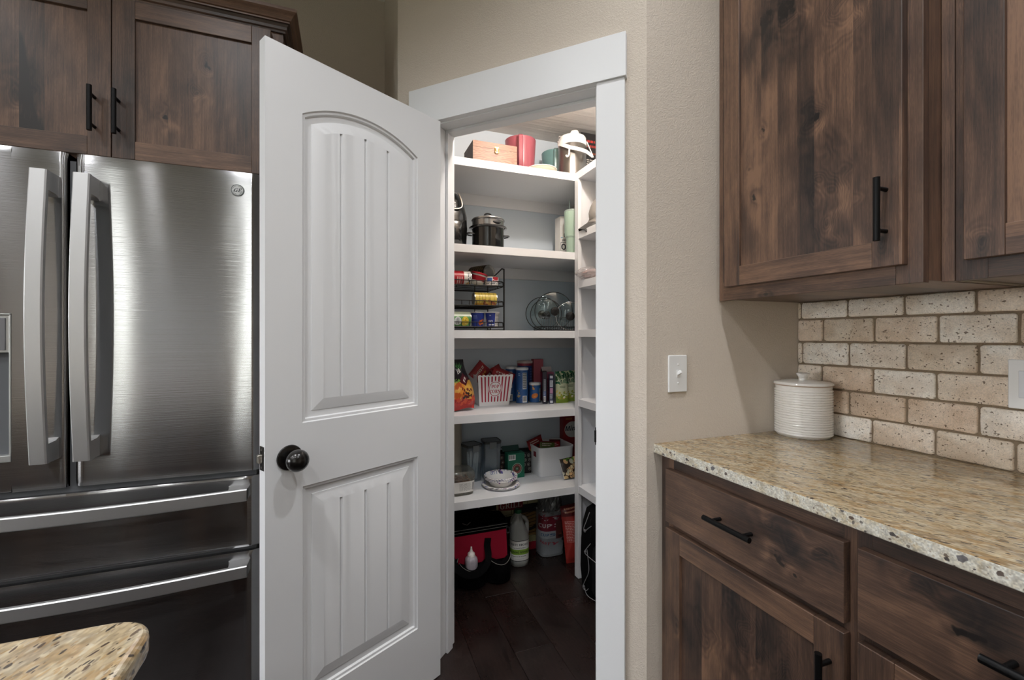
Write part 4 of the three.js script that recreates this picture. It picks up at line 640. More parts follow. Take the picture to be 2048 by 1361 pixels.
// lying or standing tin: parts can and label; axis along local y
function tinCan(label, r, h, draw, pos, rot, group, W = 256, H = 128) {
  const t = thing('food_can', label, 'can', pos, 0, group); t.rotation.set(...rot);
  part('can', lathe([[0, -h / 2 + 0.003], [r - 0.006, -h / 2 + 0.003], [r - 0.003, -h / 2], [r - 0.001, -h / 2 + 0.0005], [r - 0.0012, -h / 2 + 0.004], [r - 0.0012, h / 2 - 0.004], [r - 0.001, h / 2 - 0.0005], [r - 0.003, h / 2], [r - 0.006, h / 2 - 0.003], [r * 0.7, h / 2 - 0.004], [r * 0.66, h / 2 - 0.0025], [0, h / 2 - 0.0025]], 48), tin, t);
  const g = new THREE.CylinderGeometry(r, r, h - 0.008, 48, 1, true); part('label', g, paint(W, H, draw, 0.35), t); return t;
}
const LY = [0, 0, PI / 2];                     // axis along x
tinCan('red and white labelled can lying on the top tier of the wire rack', 0.0355, 0.11, (g, W, H) => { g.fillStyle = '#e9e4dc'; g.fillRect(0, 0, W, H); g.fillStyle = '#b3202c'; g.fillRect(0, H * 0.34, W, H * 0.56); for (let k = 0; k < 2; k++) { const x = W * (k * 0.5 + 0.22); scribble(g, x - 20, H * 0.42, 56, 40, 3, '#f2e9e0', k + 2); g.fillStyle = '#d7a45a'; g.beginPath(); g.ellipse(x + 34, H * 0.15, 26, 12, 0.3, 0, 7); g.fill(); } scribble(g, 10, 4, W - 20, 20, 2, '#39434d', 7); }, [0.519, 1.5 + 0.0348, -2.118], [-0.95, 0, -PI / 2]);
{
  const t = thing('soup_cup', 'red plastic soup cup with a white band tipped on the top tier of the rack', 'cup', [0.612, 1.5, -2.135]); t.rotation.set(0.12, 0, -0.22); t.position.y += 0.0075;
  const w = std(0xe5e1da, 0.4), rd = phys(0xab1d2a, 0.3);
  part('cup', lathe([[0, 0], [0.026, 0], [0.029, 0.003], [0.0335, 0.02], [0, 0.02]], 48), w, t); part('sleeve', lathe([[0.0334, 0.02], [0.0385, 0.044], [0.039, 0.044]], 48), rd, t); part('band', lathe([[0.0385, 0.044], [0.0405, 0.051], [0.0415, 0.051]], 48), w, t); part('lid', lathe([[0.0405, 0.051], [0.0425, 0.052], [0.0425, 0.058], [0.04, 0.0605], [0.01, 0.0615], [0, 0.0615]], 48), rd, t);
}
const bigCan = tinCan('large dark can lying end-on at the back of the top tier', 0.0445, 0.12, (g, W, H) => { g.fillStyle = '#3b3020'; g.fillRect(0, 0, W, H); scribble(g, 0, 10, W, H - 20, 6, '#7b6a45', 3); }, [0.669, 1.577, -2.2435], [0, 0, 0]); bigCan.quaternion.setFromUnitVectors(V(0, 1, 0), V(0.5, 0, 0.866));
tinCan('short blue, white and red can at the right end of the top tier', 0.0345, 0.047, (g, W, H) => { g.fillStyle = '#e6e2df'; g.fillRect(0, 0, W, H); g.fillStyle = '#3a5fa6'; g.fillRect(W * 0.58, H * 0.1, W * 0.12, H * 0.5); g.fillStyle = '#b62635'; g.fillRect(W * 0.72, 0, W * 0.16, H * 0.6); g.strokeStyle = '#f3efe9'; g.lineWidth = 7; g.beginPath(); g.arc(W * 0.8, H * 0.28, 20, 0, PI); g.stroke(); scribble(g, 0, H * 0.66, W, H * 0.3, 2, '#4b5157', 4); }, [0.687, 1.5 + 0.0238, -2.12], [0, 1.62, 0]);
tinCan('yellow labelled can lying on the middle tier of the wire rack', 0.0325, 0.118, (g, W, H) => { g.fillStyle = '#dcc35c'; g.fillRect(0, 0, W, H); for (const q of [0.12, 0.3, 0.36, 0.52, 0.68, 0.8]) { g.fillStyle = '#8f7a2c'; g.fillRect(0, H * q, W, 2.5); } g.fillStyle = '#e0a428'; g.fillRect(W * 0.1, 0, W * 0.22, H); blobs(g, 14, W * 0.0, H * 0.05, W * 0.16, H * 0.6, 5, 12, ['#b8623c', '#c98550', '#a24b38'], 4); }, [0.648, 1.402 + 0.0318, -2.116], [0.12, 0, -PI / 2]);
tinCan('pale can showing only its end at the left of the middle tier', 0.0325, 0.1, (g, W, H) => { g.fillStyle = '#d9d6d0'; g.fillRect(0, 0, W, H); scribble(g, 0, 10, W, H - 20, 5, '#8a6a62', 8); }, [0.424, 1.402 + 0.0318, -2.12], LY);
tinCan('green and yellow labelled can lying on the bottom tier of the wire rack', 0.036, 0.112, (g, W, H) => { g.fillStyle = '#bcc8b0'; g.fillRect(0, 0, W, H); for (let k = 0; k < 9; k++) { g.fillStyle = k % 3 ? '#9fb291' : '#3d5a3f'; g.fillRect(W * 0.45, H * k / 9, W * 0.25, 4); } g.fillStyle = '#5e9b52'; g.fillRect(W * 0.08, 0, W * 0.3, H); g.fillStyle = '#e9ece2'; g.fillRect(W * 0.38, 0, W * 0.04, H); g.fillStyle = '#dcdfe0'; g.beginPath(); g.ellipse(W * 0.19, H * 0.62, 26, 22, 0, 0, 7); g.fill(); scribble(g, W * 0.11, H * 0.56, 42, 20, 2, '#5b6660', 3); g.fillStyle = '#e6c63a'; g.beginPath(); g.ellipse(W * 0.2, H * 0.27, 30, 22, 0, 0, 7); g.fill(); blobs(g, 12, W * 0.12, H * 0.16, 40, 24, 3, 6, ['#c39a22', '#f2df7c'], 3); }, [0.516, 1.297 + 0.0353, -2.116], [-0.85, 0, -PI / 2]);
function macCup(label, x, z, turn, pos) {
  const t = thing('food_cup', label, 'cup', [x, 1.297 - 0.0005, z], turn, 'blue instant food cups on the can rack');
  const pr = (g, W, H) => { g.fillStyle = '#27398c'; g.fillRect(0, 0, W, H); g.fillStyle = '#c9c7c4'; g.fillRect(W * 0.62, 0, W * 0.22, H); scribble(g, W * 0.63, H * 0.1, W * 0.2, H * 0.8, 9, '#4a4c52', 5); txt(g, 'GO', W * 0.5, H * 0.62, 44, '#eef0f6'); txt(g, 'to', W * 0.5, H * 0.2, 24, '#dfe4f4'); g.fillStyle = '#e8ecf4'; g.fillRect(W * 0.44, H * 0.84, W * 0.16, H * 0.09); blobs(g, 16, W * 0.22, H * 0.5, W * 0.16, H * 0.4, 8, 17, ['#d06a22', '#e0842c', '#b9531c'], 6); scribble(g, W * 0.05, H * 0.2, W * 0.13, H * 0.25, 3, '#8fa2d6', 7); };
  part('cup', lathe([[0, 0], [0.0265, 0], [0.0275, 0.002], [0, 0.003]], 40), std(0xdedede, 0.4), t);
  const g = new THREE.CylinderGeometry(0.0355, 0.0275, 0.068, 48, 1, true); g.translate(0, 0.035, 0); part('sleeve', g, paint(512, 192, pr, 0.35), t);
  part('lid', lathe([[0.0355, 0.068], [0.0375, 0.069], [0.0375, 0.072], [0.036, 0.073], [0, 0.0725]], 40), std(0xd9d9d8, 0.35), t); return t;
}
macCup('blue food cup beside the green can, its orange picture turned right', 0.622, -2.15, -1.35);
macCup('blue food cup at the right end of the bottom tier reading GO', 0.692, -2.125, 2.5);
// glass lids standing in a wire rack
{
  const t = thing('lid_rack', 'low wire rack holding glass pot lids upright', 'rack', [0, S3, 0]); const x0 = 0.955, x1 = 1.26, gs = [], dv = []; const zf = -2.105, zb = -2.2;
  for (const y of [0.004, 0.022]) gs.push(...wire([V(x0, y, zf), V(x1, y, zf), V(x1, y, zb), V(x0, y, zb)], 0.0018, true));
  for (let i = 0; i <= 22; i++) { const x = lerp(x0, x1, i / 22); gs.push(rod(V(x, 0.002, zf), V(x, 0.024, zf), 0.0014, 6)); }
  for (let i = 0; i <= 8; i++) { const z = lerp(zf, zb, i / 8); gs.push(rod(V(x0, 0.004, z), V(x1, 0.004, z), 0.0012, 6), rod(V(x0, 0.002, z), V(x0, 0.024, z), 0.0014, 6)); }
  part('basket', gs, wireM, t);
  for (const z of [-2.14, -2.165, -2.19]) { const a = []; for (let i = 0; i < 7; i++) { const x = 0.995 + i * 0.028; a.push(...wire([V(x, 0.004, z), V(x, 0.075, z), V(x + 0.012, 0.075, z), V(x + 0.012, 0.004, z)], 0.0013, false, 5)); } part('divider', a, std(0x7d8388, 0.3, { metalness: 0.8 }), t); }
}
function potLid(label, R, x, z, lean, turn, silver) {
  const t = thing('pot_lid', label, 'pot lid', [x, S3 + 0.004 + R, z]); t.rotation.set(-PI / 2 + PI + lean, 0, 0, 'YXZ'); t.rotation.y = turn; t.rotation.x = PI / 2 - lean; 
  part('dome', lathe([[0, R * 0.2], [R * 0.3, R * 0.19], [R * 0.6, R * 0.14], [R * 0.85, R * 0.06], [R * 0.97, 0], [R * 0.97, -0.003], [R * 0.84, R * 0.06 - 0.003], [R * 0.6, R * 0.14 - 0.003], [R * 0.3, R * 0.19 - 0.003], [0, R * 0.2 - 0.003]], 56), glassM, t);
  const rim = new THREE.TorusGeometry(R * 0.975, 0.0022, 10, 72); rim.rotateX(PI / 2); part('rim', rim, silver ? chromeM : std(0x4d4f50, 0.35, { metalness: 0.8 }), t);
  part('knob', lathe([[0, R * 0.2], [0.009, R * 0.2], [0.01, R * 0.2 + 0.012], [0.021, R * 0.2 + 0.018], [0.0245, R * 0.2 + 0.025], [0.023, R * 0.2 + 0.032], [0.012, R * 0.2 + 0.036], [0, R * 0.2 + 0.0365]], 32), std(0x0f0d0c, 0.35), t); return t;
}
potLid('rearmost glass pot lid in the wire rack', 0.098, 1.062, -2.325, -0.15, -0.45, false);
potLid('glass pot lid second from the back in the wire rack', 0.09, 1.056, -2.262, -0.12, -0.4, false);
potLid('large dark-rimmed glass pot lid standing tallest in the wire rack', 0.107, 1.073, -2.2, -0.1, -0.3, false);
potLid('small bright-rimmed glass pot lid at the front right of the wire rack', 0.077, 1.132, -2.122, -0.08, -0.42, true);
{
  const t = thing('plastic_bag', 'crumpled clear plastic bag with pinkish contents over the side shelf edge', 'bag', [1.15, 1.541, -1.95], -0.52);
  const N = 40, rs = []; for (let k = 0; k <= 16; k++) { const v = k / 16, a = Math.sin(PI * Math.pow(v, 0.8)); rs.push(sring(0, 1, 1, 2, 0, 0, N).map((p, i) => { const q = 0.75 + 0.5 * fbm(i * 0.35 + 3, v * 5, 3); return V(lerp(-0.072, 0.075, v) , 0.024 + p.x * 0.03 * a * q + 0.01 * v, p.z * 0.055 * a * q); })); }
  part('film', loft(rs, true, true, 0.3), phys(0xe8e6e6, 0.18, { transmission: 0.75 }), t);
  part('contents', loft(rs.map((r) => r.map((p) => V(p.x * 0.75 + 0.012, 0.022 + (p.y - 0.024) * 0.7, p.z * 0.75))), true, true, 0.4), std(0xd2b7b2, 0.6), t);
}
// ------- fourth shelf
{
  const map = canvasTex(384, 512, (g, W, H) => {
    g.fillStyle = '#17151a'; g.fillRect(0, 0, W, H * 0.45); g.fillStyle = '#d9a54a'; g.fillRect(0, H * 0.42, W, H * 0.4); const gr = ['#c8702c', '#d98a34', '#e0aa52', '#c05a26']; blobs(g, 60, 0, H * 0.45, W * 0.6, H * 0.3, 14, 40, gr, 4); g.fillStyle = '#b3251e'; g.fillRect(0, H * 0.8, W, H * 0.2); blobs(g, 40, 0, H * 0.74, W, H * 0.14, 12, 30, ['#c8342a', '#d5502c', '#a81e1c'], 5);
    blobs(g, 24, W * 0.52, H * 0.56, W * 0.34, H * 0.2, 8, 18, ['#3c221c', '#5e2a22', '#742e26', '#2a1a18'], 8); g.fillStyle = '#571522'; g.beginPath(); g.moveTo(W * 0.45, H * 0.42); g.lineTo(W * 0.62, H * 0.26); g.lineTo(W * 0.92, H * 0.38); g.lineTo(W * 0.7, H * 0.53); g.fill(); txt(g, 'FR', W * 0.7, H * 0.4, 56, '#e6ded8', 'bold', -0.9); txt(g, 'ER', W * 0.46, H * 0.22, 62, '#e9e5de', 'bold', -0.35); g.strokeStyle = '#3f8a3c'; g.lineWidth = 9; for (let k = 0; k < 5; k++) { g.beginPath(); g.arc(W * (0.4 + k * 0.07), H * (0.1 + 0.03 * (k % 2)), 18, 0, 4.4); g.stroke(); } blobs(g, 10, W * 0.2, H * 0.38, W * 0.3, H * 0.06, 6, 14, ['#4f7d34', '#6fa044'], 9);
  });
  const t = thing('snack_bag', 'black, orange and red snack bag slumped at the left of the fourth shelf', 'bag', [0.535, S4 + 0.004, -2.15], 0.12); const g = pillow(0.165, 0.25, 0.09, 3, 0.013, 0.1); { const p = g.attributes.position; for (let i = 0; i < p.count; i++) { const v = p.getY(i) / 0.25, k = lerp(1, 0.5, sstep(0.3, 0.95, v)) * (0.86 + 0.14 * sstep(0, 0.2, v)); p.setX(i, p.getX(i) * k - 0.022 * v); p.setZ(i, p.getZ(i) * (1 + 0.25 * Math.sin(v * 9)) - 0.02 * v); p.setY(i, p.getY(i) + Math.sin(p.getX(i) * 40) * 0.006 * (1 - v) + 0.006); } g.computeVertexNormals(); } part('bag', g, std(0xffffff, 0.3, { map }), t);
  part('crimp', box(-0.062, 0.014, 0.243, 0.256, -0.021, -0.018, 0.001), std(0x1c1a1e, 0.3), t);
}
{
  const t = thing('popcorn_tub', 'white popcorn tub with red stripes holding snack packs', 'tub', [0.753, S4, -2.342], -0.02);
  const map = canvasTex(512, 400, (g, W, H) => { g.fillStyle = '#ece9e8'; g.fillRect(0, 0, W, H); g.fillStyle = '#a8243c'; for (let k = 0; k < 9; k++) { const x = W * (0.1 + k * 0.1) - 0; g.beginPath(); const w = 11; g.roundRect ? g.roundRect(x - w, H * 0.05, 2 * w, H * 0.83, w) : g.rect(x - w, H * 0.05, 2 * w, H * 0.83); g.fill(); } g.fillStyle = '#ece9e8'; g.beginPath(); g.arc(W / 2, H * 0.46, 106, 0, 7); g.fill(); g.strokeStyle = '#a8243c'; g.lineWidth = 8; g.beginPath(); g.arc(W / 2, H * 0.46, 92, 0, 7); g.stroke(); txt(g, 'POP', W / 2, H * 0.38, 58, '#b01e38', 'bold', 0, 'serif'); txt(g, 'CORN', W / 2, H * 0.54, 58, '#b01e38', 'bold', 0, 'serif'); });
  const h = 0.167, bw = 0.084, bd = 0.07, tw = 0.1, td = 0.083, n = 27; const wt = phys(0xe7e4e3, 0.35), fm = phys(0xffffff, 0.35, { map });
  const wall = (ax) => {
    const NR = 8, NC = n * 2, pos = [], uv = [], idx = [];
    for (let s = 0; s < 2; s++) for (let i = 0; i <= NC; i++) for (let k = 0; k <= NR; k++) {
      const u = i / NC, v = k / NR, sc = (Math.abs(Math.sin(PI * u * 9)) * 0.0055 - 0.004) * sstep(0.86, 1, v), q = (u - 0.5) * 2, off = s * -0.0022, y = h * v + sc;
      const W2 = lerp(ax === 'z' ? bw : bd, ax === 'z' ? tw : td, v), D2 = lerp(ax === 'z' ? bd : bw, ax === 'z' ? td : tw, v) + off; const sh = 0.004 * v;
      ax === 'z' ? pos.push(q * W2 + sh, y, D2) : pos.push(D2 + sh, y, -q * W2); uv.push(u, v);
    }
    const m = (NC + 1) * (NR + 1), at = (s, i, k) => s * m + i * (NR + 1) + k;
    for (let i = 0; i < NC; i++) { for (let k = 0; k < NR; k++) { idx.push(at(0, i, k), at(0, i + 1, k), at(0, i, k + 1), at(0, i, k + 1), at(0, i + 1, k), at(0, i + 1, k + 1), at(1, i, k), at(1, i, k + 1), at(1, i + 1, k), at(1, i, k + 1), at(1, i + 1, k + 1), at(1, i + 1, k)); } idx.push(at(0, i, NR), at(0, i + 1, NR), at(1, i, NR), at(1, i, NR), at(0, i + 1, NR), at(1, i + 1, NR)); }
    const g = new THREE.BufferGeometry(); g.setAttribute('position', new THREE.Float32BufferAttribute(pos, 3)); g.setAttribute('uv', new THREE.Float32BufferAttribute(uv, 2)); g.setIndex(idx); return toCreasedNormals(g, 0.3);
  };
  part('side', wall('z'), fm, t); part('side', wall('x'), wt, t); part('side', wall('z').rotateY(PI), wt, t); part('side', wall('x').rotateY(PI), wt, t); part('bottom', box(-bw, bw, 0, 0.002, -bd, bd), wt, t);
  const pk = (seed) => canvasTex(256, 192, (g, W, H) => { g.fillStyle = '#8f1520'; g.fillRect(0, 0, W, H); g.fillStyle = '#a81f26'; g.fillRect(0, H * 0.2, W, H * 0.5); txt(g, 'CHEEZ-IT', W / 2, H * 0.42, 44, '#ece6dc', 'bold', 0, 'sans-serif', 190); blobs(g, 7, W * 0.25, H * 0.64, W * 0.5, H * 0.2, 10, 18, ['#c9762c', '#b7602a'], seed); });
  const M1 = std(0xffffff, 0.28, { map: pk(1) });
  const pack = (label, x, y, z, w, h2, rz, rx, ry) => { const o = thing('snack_pack', label, 'snack pack', [x, y, z], 0, 'red snack packs in the popcorn tub'); o.rotation.set(rx, ry, rz); part('pouch', pillow(w, h2, 0.022, x * 40, 0.003, 0.05), M1, o); part('seam', [box(-w / 2, w / 2, -0.001, 0.007, -0.0012, 0.0012), box(-w / 2, w / 2, h2 - 0.007, h2 + 0.001, -0.0012, 0.0012)], std(0x7d141c, 0.3), o); return o; };
  pack('red cheese cracker pack standing on its corner at the left of the popcorn tub', 0.722, 1.02, -2.34, 0.105, 0.085, 0.85, -0.1, 0.05);
  pack('red cracker pack in the middle of the popcorn tub, mostly behind its edge', 0.77, 1.022, -2.365, 0.085, 0.07, -1.1, -0.2, 0.1);
  pack('red cracker pack lying across the right of the popcorn tub', 0.808, 0.994, -2.32, 0.13, 0.07, -0.42, -0.25, 0);
  pack('red cracker pack low at the front left of the popcorn tub', 0.765, 0.97, -2.3, 0.11, 0.068, 0.12, -0.3, 0);
}
function blueCan(label, x, z, r, h, draw, turn, lidC = 0xd9dde0) {
  const t = thing('snack_canister', label, 'canister', [x, S4, z], turn, 'blue snack canisters on the fourth shelf');
  part('base', lathe([[0, 0], [r, 0], [r + 0.0006, 0.001], [r + 0.0006, 0.004], [0, 0.004]], 40), tin, t);
  const g = new THREE.CylinderGeometry(r, r, h - 0.016, 48, 1, true); g.translate(0, 0.004 + (h - 0.016) / 2, 0); part('tube', g, paint(512, 384, draw, 0.35), t);
  part('lid', lathe([[r, h - 0.013], [r + 0.0018, h - 0.0125], [r + 0.0018, h - 0.002], [r, h], [r - 0.004, h], [r - 0.006, h - 0.003], [0, h - 0.003]], 40), phys(lidC, 0.3), t); return t;
}
const tallBlue = (g, W, H) => { g.fillStyle = '#24528c'; g.fillRect(0, 0, W, H); blobs(g, 60, 0, 0, W, H, 1, 3, ['#9db7d4', '#6f93bf'], 3); g.fillStyle = '#b9bcbf'; g.fillRect(W * 0.5, H * 0.08, W * 0.12, H * 0.5); scribble(g, W * 0.51, H * 0.1, W * 0.1, H * 0.46, 9, '#3a4048', 6); barcode(g, W * 0.5, H * 0.78, W * 0.13, H * 0.2, 4); blobs(g, 7, W * 0.34, H * 0.5, W * 0.09, H * 0.4, 6, 14, ['#d9c79a', '#e4d9bd', '#b89a5e'], 8); scribble(g, W * 0.38, H * 0.1, W * 0.06, H * 0.1, 2, '#b9cbe0', 3); };
blueCan('tall blue snack canister in front with a white side panel', 0.925, -2.3, 0.0345, 0.2, tallBlue, 2.85);
blueCan('tall blue snack canister tucked behind the popcorn tub', 0.894, -2.39, 0.0335, 0.2, tallBlue, 2.2);
blueCan('widest blue canister at the back with a red band under its lid', 0.978, -2.39, 0.044, 0.232, (g, W, H) => { g.fillStyle = '#20366e'; g.fillRect(0, 0, W, H); g.fillStyle = '#8e2236'; g.fillRect(0, 0, W, H * 0.07); scribble(g, W * 0.55, H * 0.14, W * 0.2, H * 0.7, 10, '#5c76a8', 5); }, 3.2, 0xc9b9b2);
blueCan('short blue canister with orange cracker pictures', 1.004, -2.3, 0.0325, 0.113, (g, W, H) => { g.fillStyle = '#27548b'; g.fillRect(0, 0, W, H); blobs(g, 40, 0, 0, W, H, 1, 3, ['#a9bfd8'], 3); for (const k of [0, 0.5]) { blobs(g, 5, W * (0.36 + k), H * 0.04, W * 0.08, H * 0.22, 10, 20, ['#d8a052', '#c98a3c'], 5); g.fillStyle = '#d0762e'; g.beginPath(); g.ellipse(W * (0.42 + k) % W, H * 0.62, 44, 62, 0.5, 0, 7); g.fill(); blobs(g, 5, W * (0.37 + k) % W, H * 0.5, W * 0.1, H * 0.2, 5, 9, ['#e39a4c', '#b9602a'], 7); } g.fillStyle = '#b8babb'; g.fillRect(W * 0.56, H * 0.2, W * 0.1, H * 0.74); scribble(g, W * 0.565, H * 0.22, W * 0.09, H * 0.7, 10, '#44505c', 6); }, 3.2);
carton('pink_box', 'tall plain pink carton at the back beside the blue canisters', 'box', [1.066, S4, -2.408], [0.062, 0.24, 0.04], std(0xb9606c, 0.55), 0xb05a64, 0);
{
  const t = carton('pink_box', 'opened dark pink carton with a pale top flap', 'box', [1.101, S4, -2.345], [0.062, 0.168, 0.05], paint(128, 320, (g) => { g.fillStyle = '#8a3450'; g.fillRect(0, 0, 128, 320); g.fillStyle = '#a85a70'; g.fillRect(0, 0, 128, 70); for (let i = 0; i < 9; i++) for (let j = 0; j < 16; j++) { g.fillStyle = (i + j) % 2 ? '#7a2c48' : '#93405c'; g.fillRect(i * 14, 80 + j * 15, 13, 14); } }), 0x8a3450, 0);
  part('flap', box(-0.031, 0.031, 0, 0.032, -0.001, 0.001).rotateX(-0.35).translate(0, 0.167, 0.0), std(0xc9bfc0, 0.6), t); part('inner', box(-0.029, 0.029, 0.168, 0.185, -0.024, -0.022), std(0x1c1214, 0.7), t);
}
{ const t = carton('candy_box', 'thin dark box with a grey label leaning left beside the short blue canister', 'box', [1.0455, S4 + 0.0007, -2.26], [0.024, 0.178, 0.08], paint(96, 512, (g) => { g.fillStyle = '#1f1a2a'; g.fillRect(0, 0, 96, 512); g.fillStyle = '#8b8e96'; g.fillRect(24, 120, 46, 190); scribble(g, 26, 130, 42, 170, 12, '#3a3f48', 4); g.fillStyle = '#2d4a80'; g.fillRect(16, 310, 60, 120); scribble(g, 20, 320, 50, 90, 5, '#b9bfd0', 4); barcode(g, 24, 390, 44, 90, 3); }), 0x1d1826, -0.4); t.rotation.z = 0.0; }
carton('candy_box', 'thin navy box with white and pink label squares beside the green pouches', 'box', [1.0845, S4, -2.258], [0.023, 0.158, 0.1], paint(96, 512, (g) => { g.fillStyle = '#27304e'; g.fillRect(0, 0, 96, 512); g.fillStyle = '#cfd3da'; g.fillRect(14, 4, 70, 46); g.fillRect(12, 86, 72, 120); scribble(g, 18, 94, 60, 100, 8, '#5a6070', 3); g.fillStyle = '#c08aa8'; g.fillRect(14, 226, 70, 100); scribble(g, 12, 340, 74, 96, 6, '#dfe3ea', 5); g.fillStyle = '#d9dce2'; g.fillRect(16, 452, 66, 44); }), 0x232b45, -0.4);
{
  const map = canvasTex(256, 512, (g, W, H) => { g.fillStyle = '#c9cfa8'; g.fillRect(0, 0, W, H); blobs(g, 46, 0, H * 0.02, W, H * 0.36, 16, 34, ['#0f4a2c', '#17603a', '#1f7244', '#2c5a2a'], 3); g.strokeStyle = '#dfe2c6'; g.lineWidth = 5; for (let k = 0; k < 9; k++) { g.beginPath(); g.moveTo(W / 2, H * 0.62); g.quadraticCurveTo(W * (0.3 + k * 0.05), H * 0.4, W * (0.05 + k * 0.11), H * (0.1 + 0.05 * (k % 3))); g.stroke(); } g.fillStyle = '#cdd2b2'; g.beginPath(); g.ellipse(W / 2, H * 0.5, W * 0.3, H * 0.12, 0, 0, 7); g.fill(); scribble(g, W * 0.24, H * 0.46, W * 0.5, H * 0.08, 2, '#4a6a3c', 6); g.fillStyle = '#8aa32e'; g.fillRect(0, H * 0.78, W, H * 0.22); blobs(g, 24, 0, H * 0.62, W, H * 0.26, 10, 28, ['#a9a63a', '#c2b552', '#7f9a2c', '#d8c978', '#6b8a26'], 8); g.fillStyle = '#eceada'; g.beginPath(); g.ellipse(W * 0.6, H * 0.82, 26, 16, 0, 0, 7); g.fill(); });
  const m = std(0xffffff, 0.3, { map });
  const pouch = (label, x, z, ry) => { const t = thing('snack_pouch', label, 'pouch', [x, S4, z], ry, 'green snack pouches by the corner post'); part('pouch', pillow(0.078, 0.178, 0.04, x * 9, 0.003, 0.02).rotateX(-0.06), m, t); part('zip', box(-0.037, 0.037, 0.162, 0.165, -0.011, -0.004), std(0x6d7f5c, 0.4), t); };
  pouch('green snack pouch with a leaf picture beside the navy box', 1.14, -2.226, 0.0); pouch('second green snack pouch, half hidden by the corner post', 1.21, -2.262, 0.02);
}
{ const t = thing('jar', 'white jar partly seen at the door jamb on the side shelf', 'jar', [1.262, 0.925, -1.868]); part('body', lathe([[0, 0], [0.045, 0], [0.047, 0.003], [0.047, 0.15], [0.036, 0.165], [0.036, 0.17], [0, 0.17]], 40), phys(0xd9dadb, 0.25), t); part('lid', lathe([[0.038, 0.168], [0.04, 0.17], [0.04, 0.19], [0.037, 0.193], [0, 0.193]], 40), whitePl, t); }
// ------- fifth shelf
{ const t = thing('paper_roll', 'tall grey cylinder roll standing at the back left of the fifth shelf', 'roll', [0.54, S5, -2.37]); part('roll', lathe([[0.018, 0], [0.0515, 0], [0.0525, 0.002], [0.0525, 0.338], [0.0515, 0.34], [0.018, 0.34]], 48), std(0xb7b0a2, 0.7), t); part('core', lathe([[0.016, 0], [0.018, 0], [0.018, 0.341], [0.016, 0.341]], 32), std(0x8a7356, 0.8), t); }
function tallTub(label, x, z, ry, w, h) {
  const t = thing('storage_container', label, 'container', [x, S5, z], ry); const a = w / 2;
  const sq = (y, k, n = 7) => sring(y, a * k, a * k, n, 0, 0, 48);
  part('tub', [loft([sq(0, 0.88), sq(0.004, 0.92), sq(h - 0.03, 0.97), sq(h - 0.026, 1.0), sq(h - 0.012, 1.0)], true, false, 0.6), loft([sq(h - 0.012, 0.975), sq(h - 0.03, 0.945), sq(0.008, 0.895), sq(0.004, 0.86)], false, true, 0.6)], phys(0xdfe6ea, 0.06, { transmission: 0.92 }), t);
  part('lid', [loft([sq(h - 0.014, 1.02), sq(h - 0.006, 1.05), sq(h - 0.001, 1.05), sq(h, 1.0), sq(h - 0.003, 0.9)], true, true, 0.5)], phys(0x2d3032, 0.35), t);
  part('seal', loft([sq(h - 0.0025, 0.9), sq(h - 0.0015, 0.88)], false, true), phys(0x6d7275, 0.4), t);
  part('latch', [box(-0.019, 0.019, h - 0.038, h - 0.004, a * 1.04, a * 1.04 + 0.003, 0.001)], phys(0x9aa0a3, 0.25, { transmission: 0.4 }), t); return t;
}
tallTub('clear container with a dark lid holding white plastic cutlery', 0.637, -2.325, 0.28, 0.092, 0.2);
tallTub('empty clear container with a dark lid behind the paper bowls', 0.748, -2.322, -0.06, 0.096, 0.212);
{
  const kn = (x, z, rx, rz, label) => { const t = thing('plastic_knife', label, 'cutlery', [x, S5 + 0.009, z], 0, 'white plastic cutlery in the clear container'); t.rotation.set(rx, 0.1, rz); part('handle', box(-0.0055, 0.0055, 0, 0.09, -0.001, 0.001, 0.0008), whitePl, t); part('blade', loft([[V(-0.005, 0.088, 0.001), V(0.005, 0.088, 0.001), V(0.005, 0.088, -0.001), V(-0.005, 0.088, -0.001)], [V(-0.007, 0.12, 0.001), V(0.006, 0.12, 0.001), V(0.006, 0.12, -0.001), V(-0.007, 0.12, -0.001)], [V(-0.006, 0.155, 0.0008), V(0.003, 0.155, 0.0008), V(0.003, 0.155, -0.0008), V(-0.006, 0.155, -0.0008)]]), whitePl, t); };
  const L = ['leftmost piece of white plastic cutlery in the clear container', 'second piece of white plastic cutlery from the left', 'middle piece of white plastic cutlery, leaning right', 'fourth piece of white plastic cutlery, leaning right', 'rightmost piece of white plastic cutlery in the container'];
  [[0.618, -2.3, 0.03, 0.06], [0.627, -2.308, 0.02, -0.03], [0.63, -2.302, 0.04, -0.16], [0.638, -2.31, 0.0, -0.22], [0.66, -2.312, 0.03, -0.06]].forEach((k, i) => kn(...k, L[i]));
}
